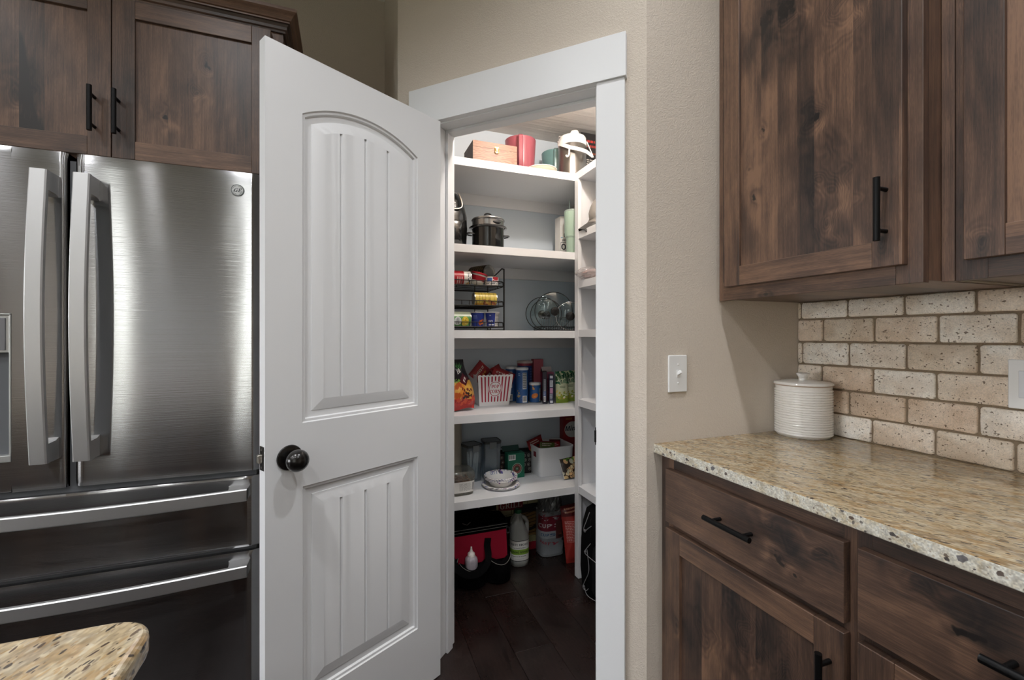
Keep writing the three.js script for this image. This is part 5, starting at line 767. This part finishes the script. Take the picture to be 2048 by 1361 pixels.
{
  const t = thing('deli_tub', 'squat clear plastic tub with a white label at the left front', 'tub', [0.532, S5, -2.168], 0.06);
  const sq = (y, a, n = 4.5) => sring(y, a, a, n, 0, 0, 56);
  part('tub', [loft([sq(0, 0.056), sq(0.005, 0.062), sq(0.075, 0.0665), sq(0.082, 0.069)], true, false, 0.8), loft([sq(0.082, 0.067), sq(0.075, 0.0648), sq(0.006, 0.0602), sq(0.003, 0.054)], false, true, 0.8)], phys(0xe6e3da, 0.06, { transmission: 0.93 }), t);
  part('lid', [loft([sq(0.08, 0.0705), sq(0.088, 0.0715), sq(0.1, 0.069), sq(0.112, 0.066), sq(0.116, 0.062), sq(0.113, 0.05)], false, true, 0.8)], phys(0xdcdcd6, 0.07, { transmission: 0.9 }), t);
  const lab = paint(512, 256, (g, W, H) => { g.fillStyle = '#d9d7d2'; g.fillRect(0, 0, W, H); barcode(g, 16, 40, 60, 180, 5); scribble(g, 90, 40, 22, 180, 9, '#555', 4); g.fillStyle = '#666'; g.font = '44px serif'; g.save(); g.translate(150, 210); g.rotate(-PI / 2); g.fillText('Pecans', 0, 0); g.restore(); scribble(g, 260, 40, 110, 180, 10, '#8d8d8a', 6); g.fillStyle = '#a5a5a2'; g.fillRect(390, 36, 96, 180); scribble(g, 394, 40, 88, 170, 12, '#77777a', 8); }, 0.5);
  const rr = (y, a0, a1, a) => { const p = []; for (let k = 0; k <= 24; k++) { const s = lerp(a0, a1, k / 24), c = Math.cos(s), q = Math.sin(s), e = 2 / 4.5; p.push(V(a * Math.sign(c) * Math.pow(Math.abs(c), e), y, a * Math.sign(q) * Math.pow(Math.abs(q), e))); } return p; };
  const lo = rr(0.016, PI * 0.86, PI * 0.2, 0.0636), hi = rr(0.07, PI * 0.86, PI * 0.2, 0.0672), pos = [], uv = [], idx = []; lo.forEach((p, k) => { pos.push(p.x, p.y, p.z, hi[k].x, hi[k].y, hi[k].z); uv.push(k / 24, 0, k / 24, 1); }); for (let k = 0; k < 24; k++) { const a = k * 2; idx.push(a, a + 2, a + 1, a + 1, a + 2, a + 3); }
  const g = new THREE.BufferGeometry(); g.setAttribute('position', new THREE.Float32BufferAttribute(pos, 3)); g.setAttribute('uv', new THREE.Float32BufferAttribute(uv, 2)); g.setIndex(idx); g.computeVertexNormals(); part('label', g, lab, t);
  // nuts: many small shells in one heap
  const R = rng(5), gs = []; for (let i = 0; i < 260; i++) { const b = new THREE.SphereGeometry(0.0085, 7, 5); b.scale(1.2, 0.6, 0.8); b.rotateX(R() * 6); b.rotateY(R() * 6); b.translate((R() - 0.5) * 0.1, 0.012 + R() * 0.06, (R() - 0.5) * 0.1); gs.push(b); }
  const nuts = part('nuts', gs, std(0x7d5236, 0.6)); nuts.position.set(0.532, S5, -2.168); tag(nuts, 'brown nuts heaped in the labelled clear tub', 'nuts'); nuts.userData.kind = 'stuff';
}
{
  const print = canvasTex(1024, 128, (g, W, H) => { g.fillStyle = '#ece9e6'; g.fillRect(0, 0, W, H); const R = rng(8); for (let i = 0; i < 90; i++) { const x = R() * W, y = R() * H; g.strokeStyle = g.fillStyle = ['#2f4486', '#5a4a94', '#8a5aa0', '#3c5f9e', '#6b2f6a', '#4a4a52'][Math.floor(R() * 6)]; g.lineWidth = 5; g.beginPath(); if (i % 3) { g.arc(x, y, 9 + R() * 12, R() * 6, R() * 6 + 3.6); g.stroke(); } else { g.ellipse(x, y, 20, 8, R() * 3, 0, 7); g.fill(); } } });
  const rimM = std(0xffffff, 0.5, { map: print }), wM = std(0xece9e4, 0.55), gM = std(0x9b9aa0, 0.5);
  const plate = (label, y) => { const t = thing('paper_plate', label, 'plate', [0.757, y, -2.18], y * 9, 'patterned paper plates under the bowls'); part('plate', lathe([[0, 0], [0.066, 0], [0.07, 0.001], [0.078, 0.007], [0.0775, 0.0085], [0.069, 0.0028], [0.066, 0.0022], [0, 0.0022]], 64), wM, t); part('rim', lathe([[0.0775, 0.0072], [0.092, 0.0108], [0.0985, 0.0098], [0.0988, 0.0112], [0.092, 0.0126], [0.0772, 0.0088]], 72), rimM, t); return t; };
  plate('bottom patterned paper plate of the stack by the labelled tub', S5); plate('upper patterned paper plate directly under the paper bowls', S5 + 0.0045);
  const bowl = (label, y) => { const t = thing('paper_bowl', label, 'bowl', [0.757, y, -2.182], y * 20, 'patterned paper bowls stacked on plates'); part('bowl', lathe([[0, 0], [0.05, 0], [0.056, 0.004], [0.0665, 0.0225], [0.0645, 0.0235], [0.054, 0.0055], [0.049, 0.002], [0, 0.002]], 64), wM, t); part('rim', lathe([[0.066, 0.0222], [0.0745, 0.0345], [0.0835, 0.0385], [0.0868, 0.0365], [0.0875, 0.038], [0.0845, 0.0403], [0.0735, 0.0362], [0.0642, 0.0233]], 72), rimM, t); return t; };
  bowl('lowest patterned paper bowl of the stack', S5 + 0.0075); bowl('middle patterned paper bowl of the stack', S5 + 0.0135); bowl('topmost patterned paper bowl of the stack', S5 + 0.0195);
}
{
  const fr = paint(256, 352, (g, W, H) => { g.fillStyle = '#0d6a50'; g.fillRect(0, 0, W, H); barcode(g, 14, 20, 104, 76, 7); g.strokeStyle = '#b9c9b8'; g.lineWidth = 6; g.beginPath(); g.arc(W * 0.55, H * 0.63, 76, 0, 7); g.stroke(); g.fillStyle = '#8a2f30'; g.beginPath(); g.arc(W * 0.55, H * 0.63, 66, 0, 7); g.fill(); g.fillStyle = '#5c3a2c'; g.beginPath(); g.arc(W * 0.55, H * 0.63, 44, 0, 7); g.fill(); const R = rng(3); for (let i = 0; i < 24; i++) { const a = i / 24 * 6.28; g.fillStyle = '#d9cfc0'; g.fillRect(W * 0.55 + Math.cos(a) * 54 - 3, H * 0.63 + Math.sin(a) * 54 - 4, 6, 8); } g.fillStyle = '#2d7a60'; g.beginPath(); g.arc(W * 0.55, H * 0.63, 22, 0, 7); g.fill(); g.fillStyle = '#c2b39a'; g.beginPath(); g.arc(W * 0.55, H * 0.63, 9, 0, 7); g.fill(); });
  const t = carton('coffee_box', 'green coffee carton with a ring emblem and barcode, its top open', 'box', [0.877, S5, -2.293], [0.1, 0.138, 0.05], fr, 0x0b5f48, 0.02);
  part('top_flap', box(-0.05, 0.05, 0, 0.05, -0.001, 0.001).rotateX(-1.25).translate(-0.006, 0.139, -0.02), std(0x0e0f10, 0.5), t); part('back_flap', box(-0.05, 0.05, 0, 0.032, -0.001, 0.001).rotateX(-0.5).translate(-0.012, 0.139, -0.024), std(0x274a45, 0.5), t);
  const dots = paint(640, 384, (g, W, H) => { g.fillStyle = '#171416'; g.fillRect(0, 0, W, H); for (let i = 0; i < 7; i++) for (let j = 0; j < 4; j++) { const x = 34 + i * 92 + (j % 2) * 22, y = 60 + j * 82; if (j === 3 && i % 2) continue; g.fillStyle = i < 1 ? '#6b4a3c' : '#8d8f86'; g.beginPath(); g.arc(x, y, 30, 0, 7); g.fill(); g.fillStyle = '#2a2a2a'; g.beginPath(); g.arc(x, y, 22, 0, 7); g.fill(); g.fillStyle = '#a8aa9e'; g.beginPath(); g.arc(x, y, 9, 0, 7); g.fill(); } scribble(g, W - 190, 300, 60, 60, 3, '#8a2f36', 6); });
  const b = carton('coffee_box', 'black coffee pod carton with ring prints standing behind the green carton', 'box', [0.897, S5, -2.355], [0.19, 0.122, 0.06], dots, 0x161315, 0); part('top_flap', box(-0.094, 0.094, 0, 0.03, -0.001, 0.001).rotateX(-1.0).translate(0, 0.1225, 0.025), std(0x121011, 0.5), b);
}
{
  const t = thing('storage_bin', 'white plastic bin holding red food packets', 'bin', [1.103, S5, -2.318]); const h = 0.164; const rr = (y, k, d = 0) => sring(y, 0.106 * k - d, 0.098 * k - d, 9, 0, 0, 56);
  part('bin', [loft([rr(0, 0.955), rr(0.004, 0.985), rr(h - 0.012, 1.03), rr(h - 0.012, 1.055), rr(h, 1.06), rr(h, 1.035), rr(h, 1.03, 0.003), rr(0.006, 0.975, 0.003)], true, true, 0.5)], phys(0xdfe1e4, 0.4), t);
  part('sticker', box(-0.1105, -0.1095, 0.105, 0.14, 0.02, 0.055).translate(0.002, 0, 0), std(0x7d2430, 0.5), t);
  const pm = (c1, c2, s) => paint(192, 256, (g, W, H) => { g.fillStyle = c1; g.fillRect(0, 0, W, H); g.fillStyle = c2; g.fillRect(0, H * 0.5, W, H * 0.5); blobs(g, 16, W * 0.1, H * 0.35, W * 0.8, H * 0.5, 8, 24, ['#7d8a3a', '#3c2a22', '#c9b04a', '#5c1a1c'], s); scribble(g, W * 0.15, H * 0.1, W * 0.7, H * 0.18, 2, '#e6d9cc', s); }, 0.35);
  const pk = (label, x, y, z, w, hh, rx, ry, rz, m) => { const o = thing('food_packet', label, 'packet', [x, y, z], 0, 'food packets in the white bin'); o.rotation.set(rx, ry, rz); part('packet', pillow(w, hh, 0.016, x * 31, 0.002, 0.02), m, o); part('seam', box(-w / 2, w / 2, hh - 0.006, hh + 0.0005, -0.001, 0.001), std(0x6d1a20, 0.4), o); };
  pk('red packet with a vegetable picture leaning at the left of the white bin', 1.055, 0.53, -2.345, 0.11, 0.13, -0.15, 0.25, 0.28, pm('#8e1a1f', '#4a3a20', 2));
  pk('green and red packet in the middle of the white bin', 1.09, 0.52, -2.315, 0.09, 0.115, -0.3, -0.1, -0.12, pm('#5a6a2c', '#6b2020', 5));
  pk('bright red packet at the right of the white bin', 1.15, 0.515, -2.33, 0.1, 0.112, -0.3, 0.1, 0.06, pm('#b3162a', '#8f1424', 7));
  pk('dark red packet at the back of the white bin', 1.16, 0.51, -2.37, 0.08, 0.118, -0.1, 0.1, -0.1, pm('#3c1216', '#5a1a1c', 9));
}
carton('rice_box', 'tall red carton with a white oval reading Minute in the back corner', 'box', [1.304, S5, -2.41], [0.15, 0.3, 0.05], paint(320, 640, (g, W, H) => { g.fillStyle = '#8c1c1c'; g.fillRect(0, 0, W, H); g.fillStyle = '#b06a3a'; g.fillRect(W * 0.1, H * 0.04, W * 0.3, 26); g.fillStyle = '#d9d6d0'; g.beginPath(); g.ellipse(W * 0.42, H * 0.28, 118, 104, 0, 0, 7); g.fill(); txt(g, 'Minute', W * 0.5, H * 0.26, 84, '#1c2233', 'italic bold'); }), 0x861b1b, 0);
{
  const t = thing('mushroom_packet', 'small packet with a sliced mushroom picture leaning on the white bin', 'packet', [1.158, S5 + 0.0075, -2.155], -0.12);
  const m = paint(320, 320, (g, W, H) => { g.fillStyle = '#2c2018'; g.fillRect(0, 0, W, H); const R = rng(4); for (let i = 0; i < 26; i++) { const x = R() * W, y = H * 0.1 + R() * H * 0.9, r = 22 + R() * 26; g.fillStyle = '#4a382a'; g.beginPath(); g.ellipse(x, y, r + 5, r * 0.85 + 5, R() * 3, 0, 7); g.fill(); g.fillStyle = ['#a98d64', '#c2a878', '#cdbb94', '#b9b9a2', '#d3a877'][Math.floor(R() * 5)]; g.beginPath(); g.ellipse(x, y, r, r * 0.8, R() * 3, 0, 7); g.fill(); } blobs(g, 10, W * 0.3, 0, W * 0.7, H * 0.14, 10, 24, ['#4f7a2c', '#7d9a3c'], 3); }, 0.35);
  part('packet', pillow(0.1, 0.108, 0.018, 4, 0.002, 0.02).rotateZ(0.14).rotateX(-0.42).translate(0, 0.004, 0.02), m, t); part('edge', box(-0.05, -0.046, 0.002, 0.106, -0.001, 0.001).rotateZ(0.14).rotateX(-0.42).translate(0, 0.004, 0.0205), std(0xd6d3ca, 0.5), t);
}
// ------- on the pantry floor
{
  const t = thing('tool_bag', 'black and red canvas tool bag with outer pockets and webbing straps on the pantry floor', 'bag', [0.575, 0, -2.225]);
  const cloth = phys(0x080809, 0.95, { specularIntensity: 0.12 }), red = phys(0x93182e, 0.9, { specularIntensity: 0.3 }), web = phys(0x0d0d0e, 0.9, { specularIntensity: 0.2 }), stitch = std(0x77746f, 0.8);
  const W = 0.222, Dp = 0.095; const rr = (y, w, d, cz = 0) => sring(y, w, d, 7, 0, cz, 64);
  part('body', loft([rr(0, W - 0.004, Dp), rr(0.01, W, Dp + 0.004), rr(0.12, W - 0.002, Dp), rr(0.26, W - 0.008, Dp - 0.008), rr(0.285, W - 0.006, Dp - 0.006), rr(0.286, W - 0.012, Dp - 0.012), rr(0.25, W - 0.016, Dp - 0.016)], true, true, 0.8), cloth, t);
  part('front_panel', loft([0.11, 0.16, 0.21, 0.252].map((y) => { const w = W - 0.022 - (y - 0.11) * 0.03, z = Dp + 0.0015 - (y - 0.11) * 0.045; return [V(-w, y, z), V(w, y, z), V(w, y, z - 0.01), V(-w, y, z - 0.01)]; }), true, true, 0.3), red, t);
  part('trim', [...[0.268, 0.282].map((y) => tube([V(-W + 0.02, y, Dp - 0.004), V(0, y, Dp - 0.003), V(W - 0.02, y, Dp - 0.004)], 0.0013, 20, 6))], stitch, t);
  // bellied pockets with dipped tops
  for (const [x0, x1, ty] of [[-0.22, -0.06, 0.15], [-0.055, 0.085, 0.125], [0.09, 0.216, 0.135]]) {
    const n = 16, rs = []; for (let j = 0; j <= 8; j++) { const v = j / 8, r = []; for (let i = 0; i <= n; i++) { const u = i / n, dip = Math.pow(Math.sin(PI * u), 0.6) * 0.026; const y = 0.008 + v * (ty - 0.008 - dip); r.push(V(lerp(x0, x1, u), y, Dp + 0.004 + Math.pow(Math.sin(PI * u), 0.7) * (0.05 + 0.02 * v) * (0.5 + 0.5 * Math.sin(PI * (0.25 + v * 0.5))))); } for (let i = n; i >= 0; i--) { const p = r[i]; r.push(V(p.x, p.y, p.z - 0.004)); } rs.push(r); }
    const p = part('pocket', loft(rs, true, true, 0.9), cloth, t); part('piping', tube(rs[8].slice(0, n + 1).map((q) => q.clone().add(V(0, 0.0005, 0.0005))), 0.0015, 40, 6), stitch, p);
  }
  const strap = (pts, w = 0.016, name = 'strap') => { const cv = new THREE.CatmullRomCurve3(pts), rs = []; for (let k = 0; k <= 30; k++) { const p = cv.getPoint(k / 30), d = cv.getTangent(k / 30), s = V().crossVectors(d, V(0, 0, 1)).normalize(); rs.push([p.clone().addScaledVector(s, w).add(V(0, 0, 0.0015)), p.clone().addScaledVector(s, -w).add(V(0, 0, 0.0015)), p.clone().addScaledVector(s, -w).add(V(0, 0, -0.0015)), p.clone().addScaledVector(s, w).add(V(0, 0, -0.0015))].reverse()); } part(name, loft(rs, true, true, 0.4), web, t); };
  strap([V(0.095, 0.225, Dp + 0.002), V(0.09, 0.19, Dp + 0.006), V(0.088, 0.155, Dp + 0.03), V(0.075, 0.125, Dp + 0.055), V(0.03, 0.102, Dp + 0.082), V(-0.03, 0.102, Dp + 0.082), V(-0.08, 0.13, Dp + 0.055), V(-0.1, 0.175, Dp + 0.01), V(-0.105, 0.21, Dp + 0.003)], 0.017);
  part('top_flap', loft([0, 0.25, 0.5, 0.75, 1].map((u) => { const y = 0.283 + Math.sin(u * 2.2) * 0.04, z = lerp(-0.09, -0.03, u); return [V(-W + 0.01, y - u * 0.045, z), V(W - 0.02 - u * 0.02, y + 0.006, z), V(W - 0.02 - u * 0.02, y + 0.002, z), V(-W + 0.01, y - 0.004 - u * 0.045, z)]; }), true, true, 0.5), cloth, t);
  part('buckle', [...wire([V(0.196, 0.262, Dp - 0.002), V(0.21, 0.262, Dp - 0.002), V(0.212, 0.235, Dp - 0.001), V(0.198, 0.235, Dp - 0.001)], 0.0025, true)], std(0x2a2a2c, 0.4), t);
  part('zip_pull', [...wire([V(-0.02, 0.288, 0.03), V(0.0, 0.284, 0.045), V(0.02, 0.29, 0.032)], 0.002)], std(0xa9a9a9, 0.3, { metalness: 0.8 }), t);
}
{
  const t = thing('squeeze_bottle', 'translucent squeeze bottle with a white cone tip in the tool bag pocket', 'bottle', [0.578, 0.03, -2.111]);
  part('body', lathe([[0, 0], [0.03, 0], [0.032, 0.004], [0.032, 0.105], [0.03, 0.117], [0.023, 0.126], [0.016, 0.13], [0, 0.13]], 40), phys(0xc6bfc8, 0.35, { transmission: 0.3 }), t);
  const c = part('cap', lathe([[0.0165, 0.127], [0.018, 0.128], [0.018, 0.141], [0.0155, 0.145], [0.009, 0.15], [0.0055, 0.16], [0.004, 0.17], [0.004, 0.1735], [0, 0.1745]], 32), phys(0xe4dfd8, 0.4), t);
}
{
  const t = thing('vinegar_jug', 'white plastic jug of cleaning vinegar with a green label band', 'jug', [0.887, 0, -2.252], -0.1);
  const pl = phys(0xb9bbb6, 0.35, { transmission: 0.22 });
  const sc = (y, rx, rz, cx = 0, n = 2.6) => sring(y, rx, rz, n, cx, 0, 48);
  part('body', loft([sc(0, 0.045, 0.045), sc(0.004, 0.05, 0.05), sc(0.03, 0.0525, 0.0525), sc(0.15, 0.0525, 0.0525), sc(0.165, 0.051, 0.051), sc(0.19, 0.046, 0.05, -0.005), sc(0.22, 0.038, 0.045, -0.011), sc(0.245, 0.031, 0.038, -0.012), sc(0.262, 0.024, 0.026, -0.009, 2), sc(0.272, 0.018, 0.018, -0.006, 2), sc(0.282, 0.0165, 0.0165, -0.005, 2)], true, true, 1.0), pl, t);
  part('handle', tube([V(0.004, 0.256, 0), V(0.025, 0.25, 0), V(0.042, 0.232, 0), V(0.046, 0.205, 0), V(0.046, 0.175, 0), V(0.043, 0.155, 0)], 0.0115, 36, 12), pl, t);
  part('cap', lathe([[0, 0.278], [0.0185, 0.278], [0.0195, 0.28], [0.0195, 0.295], [0.018, 0.2975], [0, 0.2975]], 32).translate(-0.005, 0, 0), phys(0x0f5a34, 0.35), t);
  const lab = paint(768, 384, (g, W, H) => { g.fillStyle = '#dedcd6'; g.fillRect(0, 0, W, H); g.fillStyle = '#15181c'; g.fillRect(0, 0, W, 10); g.fillRect(0, H - 12, W, 12); for (const cx of [W * 0.215, W * 0.715]) { txt(g, 'WHITE HOUSE', cx, H * 0.2, 54, '#1c2024', 'bold', 0, 'serif', 250); txt(g, 'ALL NATURAL', cx, H * 0.36, 24, '#2c3034', 'bold', 0, 'sans-serif', 220); } g.fillStyle = '#84a83c'; g.fillRect(0, H * 0.43, W, H * 0.25); for (const cx of [W * 0.215, W * 0.715]) { txt(g, 'CLEANING VINEGAR', cx, H * 0.56, 50, '#16201a', 'bold', 0, 'sans-serif', 290); scribble(g, cx - 110, H * 0.75, 220, 20, 1, '#4a5054', 3); scribble(g, cx - 50, H * 0.88, 100, 12, 1, '#8a9094', 4); } }, 0.45);
  const rs = [0.035, 0.145].map((y) => sring(y, 0.0531, 0.0531, 2.6, 0, 0, 48)); part('label', loft(rs, false, false, 1), lab, t);
}
carton('griddle_box', 'large cream carton with a red banner reading GRILL behind the vinegar jug', 'box', [0.9, 0.001, -2.402], [0.355, 0.355, 0.07], paint(700, 700, (g, W, H) => { g.fillStyle = '#a39c78'; g.fillRect(0, 0, W, H); g.strokeStyle = '#55503c'; g.lineWidth = 5; for (let j = 0; j < 12; j++) { g.beginPath(); g.moveTo(0, j * 66); g.lineTo(W, j * 66); g.stroke(); for (let i = 0; i < 6; i++) { const x = i * 130 + (j % 2) * 65; g.beginPath(); g.moveTo(x, j * 66); g.lineTo(x, j * 66 + 66); g.stroke(); } } g.fillStyle = '#14110f'; g.fillRect(W * 0.5, H * 0.24, W * 0.5, H * 0.14); g.fillStyle = '#7a1420'; g.beginPath(); g.moveTo(W * 0.24, H * 0.1); g.lineTo(W * 0.66, H * 0.1); g.lineTo(W * 0.66, H * 0.28); g.quadraticCurveTo(W * 0.45, H * 0.33, W * 0.24, H * 0.28); g.fill(); txt(g, 'GRILL', W * 0.45, H * 0.225, 92, '#b9b4aa', 'bold', 0, 'serif', 270); g.fillStyle = '#1d1712'; g.fillRect(0, H * 0.4, W * 0.55, H * 0.24); g.fillStyle = '#7d6238'; g.fillRect(W * 0.55, H * 0.38, W * 0.45, H * 0.38); g.strokeStyle = '#3c2c18'; g.lineWidth = 9; for (let k = 0; k < 8; k++) { g.beginPath(); g.moveTo(W * 0.55, H * (0.44 + k * 0.05)); g.lineTo(W, H * (0.34 + k * 0.06)); g.stroke(); } g.strokeStyle = '#15100c'; g.lineWidth = 34; g.beginPath(); g.arc(W * 0.78, H * 0.5, 110, 0, 2.4); g.stroke(); g.fillStyle = '#8b8a64'; g.fillRect(0, H * 0.77, W, H * 0.09); g.fillStyle = '#9a1c30'; g.fillRect(0, H * 0.87, W, H * 0.13); }), 0x6f6a50, 0);
carton('blue_box', 'plain blue-grey carton behind the tool bag', 'box', [0.6, 0.001, -2.39], [0.17, 0.36, 0.06], std(0x39495a, 0.6), 0x344352, 0);
{
  const t = thing('cup_pack', 'plastic-wrapped pack of disposable cups against the back of the pantry floor', 'package', [1.1, 0, -2.31]);
  const m = std(0xffffff, 0.3, { map: canvasTex(512, 512, (g, W, H) => { g.fillStyle = '#8b9094'; g.fillRect(0, 0, W, H); for (const o of [0, W / 2]) { g.fillStyle = '#7c2636'; g.fillRect(o, H * 0.1, W * 0.34, H * 0.34); blobs(g, 30, o, 0, W * 0.3, H * 0.2, 4, 10, ['#c9c4c6', '#a0303c', '#777'], 3); txt(g, 'CUPS', o + 80, H * 0.32, 64, '#c9c2c2'); g.fillStyle = '#a4aab0'; g.fillRect(o, H * 0.44, W * 0.3, H * 0.16); txt(g, 'CUPS', o + 80, H * 0.52, 44, '#3c5a80'); txt(g, 'PARTY', o + 78, H * 0.7, 44, '#a43a48', 'bold', 0.2); g.fillStyle = '#5c3230'; g.fillRect(o + W * 0.26, H * 0.22, W * 0.2, H * 0.4); blobs(g, 10, o + W * 0.27, H * 0.5, W * 0.18, H * 0.24, 8, 18, ['#2c1c1a', '#7a4a3c'], 6); } }) });
  const rs = []; for (let k = 0; k <= 12; k++) { const v = k / 12; rs.push(sring(v * 0.25 + 0.004, 1, 1, 3.5, 0, 0, 48).map((p, i) => { const q = 0.94 + 0.12 * fbm(i * 0.4, v * 6, 2); return V(p.x * 0.072 * q, p.y, p.z * 0.062 * q); })); }
  part('sleeve', loft(rs, true, true, 0.6), m, t);
  const w = []; for (let k = 0; k <= 12; k++) { const v = k / 12; w.push(sring(0.25 + v * 0.165, 1, 1, 2.4, 0, 0, 48).map((p, i) => { const q = 0.75 + 0.5 * fbm(i * 0.5 + 9, v * 7, 3); const a = lerp(1, 0.62, v); return V(p.x * 0.072 * q * a, p.y + (fbm(i * 0.7, v * 4, 2) - 0.5) * 0.012 * v, p.z * 0.06 * q * a); })); }
  part('wrap', loft(w, false, true, 0.2), phys(0x8f9294, 0.16, { transmission: 0.55 }), t);
  part('bottom_seal', loft([0, 1, 2].map((k) => sring(0.003 + k * 0.006, 0.074 - k * 0.001, 0.064, 3.5, 0, 0, 40)), true, true), phys(0x9fa4a6, 0.15, { transmission: 0.4 }), t);
}
{
  const t = thing('red_pouch', 'tall red plastic pouch with pale print leaning beside the corner post', 'pouch', [1.185, 0.001, -2.15], -0.05);
  const m = paint(320, 640, (g, W, H) => { g.fillStyle = '#a5342e'; g.fillRect(0, 0, W, H); g.fillStyle = '#5f1a1c'; g.fillRect(0, 0, W, H * 0.18); scribble(g, W * 0.16, H * 0.05, W * 0.6, H * 0.1, 2, '#c48f72', 4); scribble(g, W * 0.1, H * 0.26, W * 0.75, H * 0.36, 14, '#d8a8a0', 6); }, 0.28);
  part('pouch', pillow(0.115, 0.32, 0.07, 8, 0.006, 0.05).rotateZ(0.1).rotateX(-0.04), m, t); part('seal', box(-0.055, 0.055, 0.308, 0.319, -0.0015, 0.0015).rotateZ(0.1).rotateX(-0.04), std(0x551719, 0.4), t);
}
{
  const t = thing('backpack', 'black backpack with grey cords standing right of the corner post', 'backpack', [1.203, 0, -1.855], -0.35); const cloth = phys(0x09090a, 0.9, { specularIntensity: 0.2 }), cord = std(0x8a8a8c, 0.6), dark = phys(0x111113, 0.7, { specularIntensity: 0.4 });
  const rr = (y, w, d, cz = 0) => sring(y, w, d, 3, 0, cz, 56).map((p, i) => V(p.x * (0.98 + 0.05 * fbm(i * 0.3, y * 20, 2)), p.y, p.z * (0.98 + 0.05 * fbm(i * 0.3 + 7, y * 20, 2))));
  part('body', loft([rr(0, 0.1, 0.075), rr(0.012, 0.125, 0.1), rr(0.1, 0.134, 0.112), rr(0.24, 0.13, 0.108), rr(0.33, 0.122, 0.098), rr(0.39, 0.105, 0.08), rr(0.42, 0.07, 0.05)], true, true, 1.1), cloth, t);
  const pk = part('front_pocket', loft([rr(0.03, 0.085, 0.03, 0.095), rr(0.05, 0.098, 0.045, 0.098), rr(0.16, 0.1, 0.05, 0.098), rr(0.25, 0.095, 0.04, 0.095), rr(0.265, 0.08, 0.02, 0.09)], true, true, 1.0), dark, t);
  part('flap', loft([rr(0.275, 0.09, 0.03, 0.09), rr(0.3, 0.105, 0.042, 0.085), rr(0.37, 0.1, 0.035, 0.065), rr(0.4, 0.08, 0.02, 0.045)], true, true, 1.0), cloth, t);
  const cd = (pts, r = 0.0016) => part('cord', tube(pts.map((p) => V(...p)), r, 48, 6), cord, t);
  cd([[-0.1, 0.4, 0.04], [-0.118, 0.36, 0.05], [-0.13, 0.325, 0.05], [-0.128, 0.312, 0.06], [-0.118, 0.33, 0.07], [-0.1, 0.352, 0.085]]);
  cd([[-0.105, 0.272, 0.09], [-0.125, 0.24, 0.08], [-0.132, 0.225, 0.075], [-0.125, 0.22, 0.09], [-0.08, 0.2, 0.14], [-0.03, 0.17, 0.152], [-0.02, 0.15, 0.153], [-0.035, 0.12, 0.152], [-0.06, 0.1, 0.15]]);
  cd([[-0.12, 0.24, 0.08], [-0.115, 0.15, 0.1], [-0.13, 0.08, 0.07], [-0.136, 0.05, 0.06], [-0.125, 0.045, 0.08], [-0.115, 0.06, 0.09]]); cd([[-0.13, 0.06, 0.06], [-0.122, 0.03, 0.085], [-0.09, 0.014, 0.105], [-0.03, 0.008, 0.125]]);
  for (const p of [[-0.126, 0.318, 0.06], [-0.128, 0.228, 0.08], [-0.02, 0.155, 0.154], [-0.132, 0.055, 0.065]]) { const g = new THREE.SphereGeometry(0.0055, 12, 8); g.scale(1, 1.5, 1); g.translate(...p); part('toggle', g, std(0x6d6d70, 0.4), t); }
}
renderer.render(scene, camera);
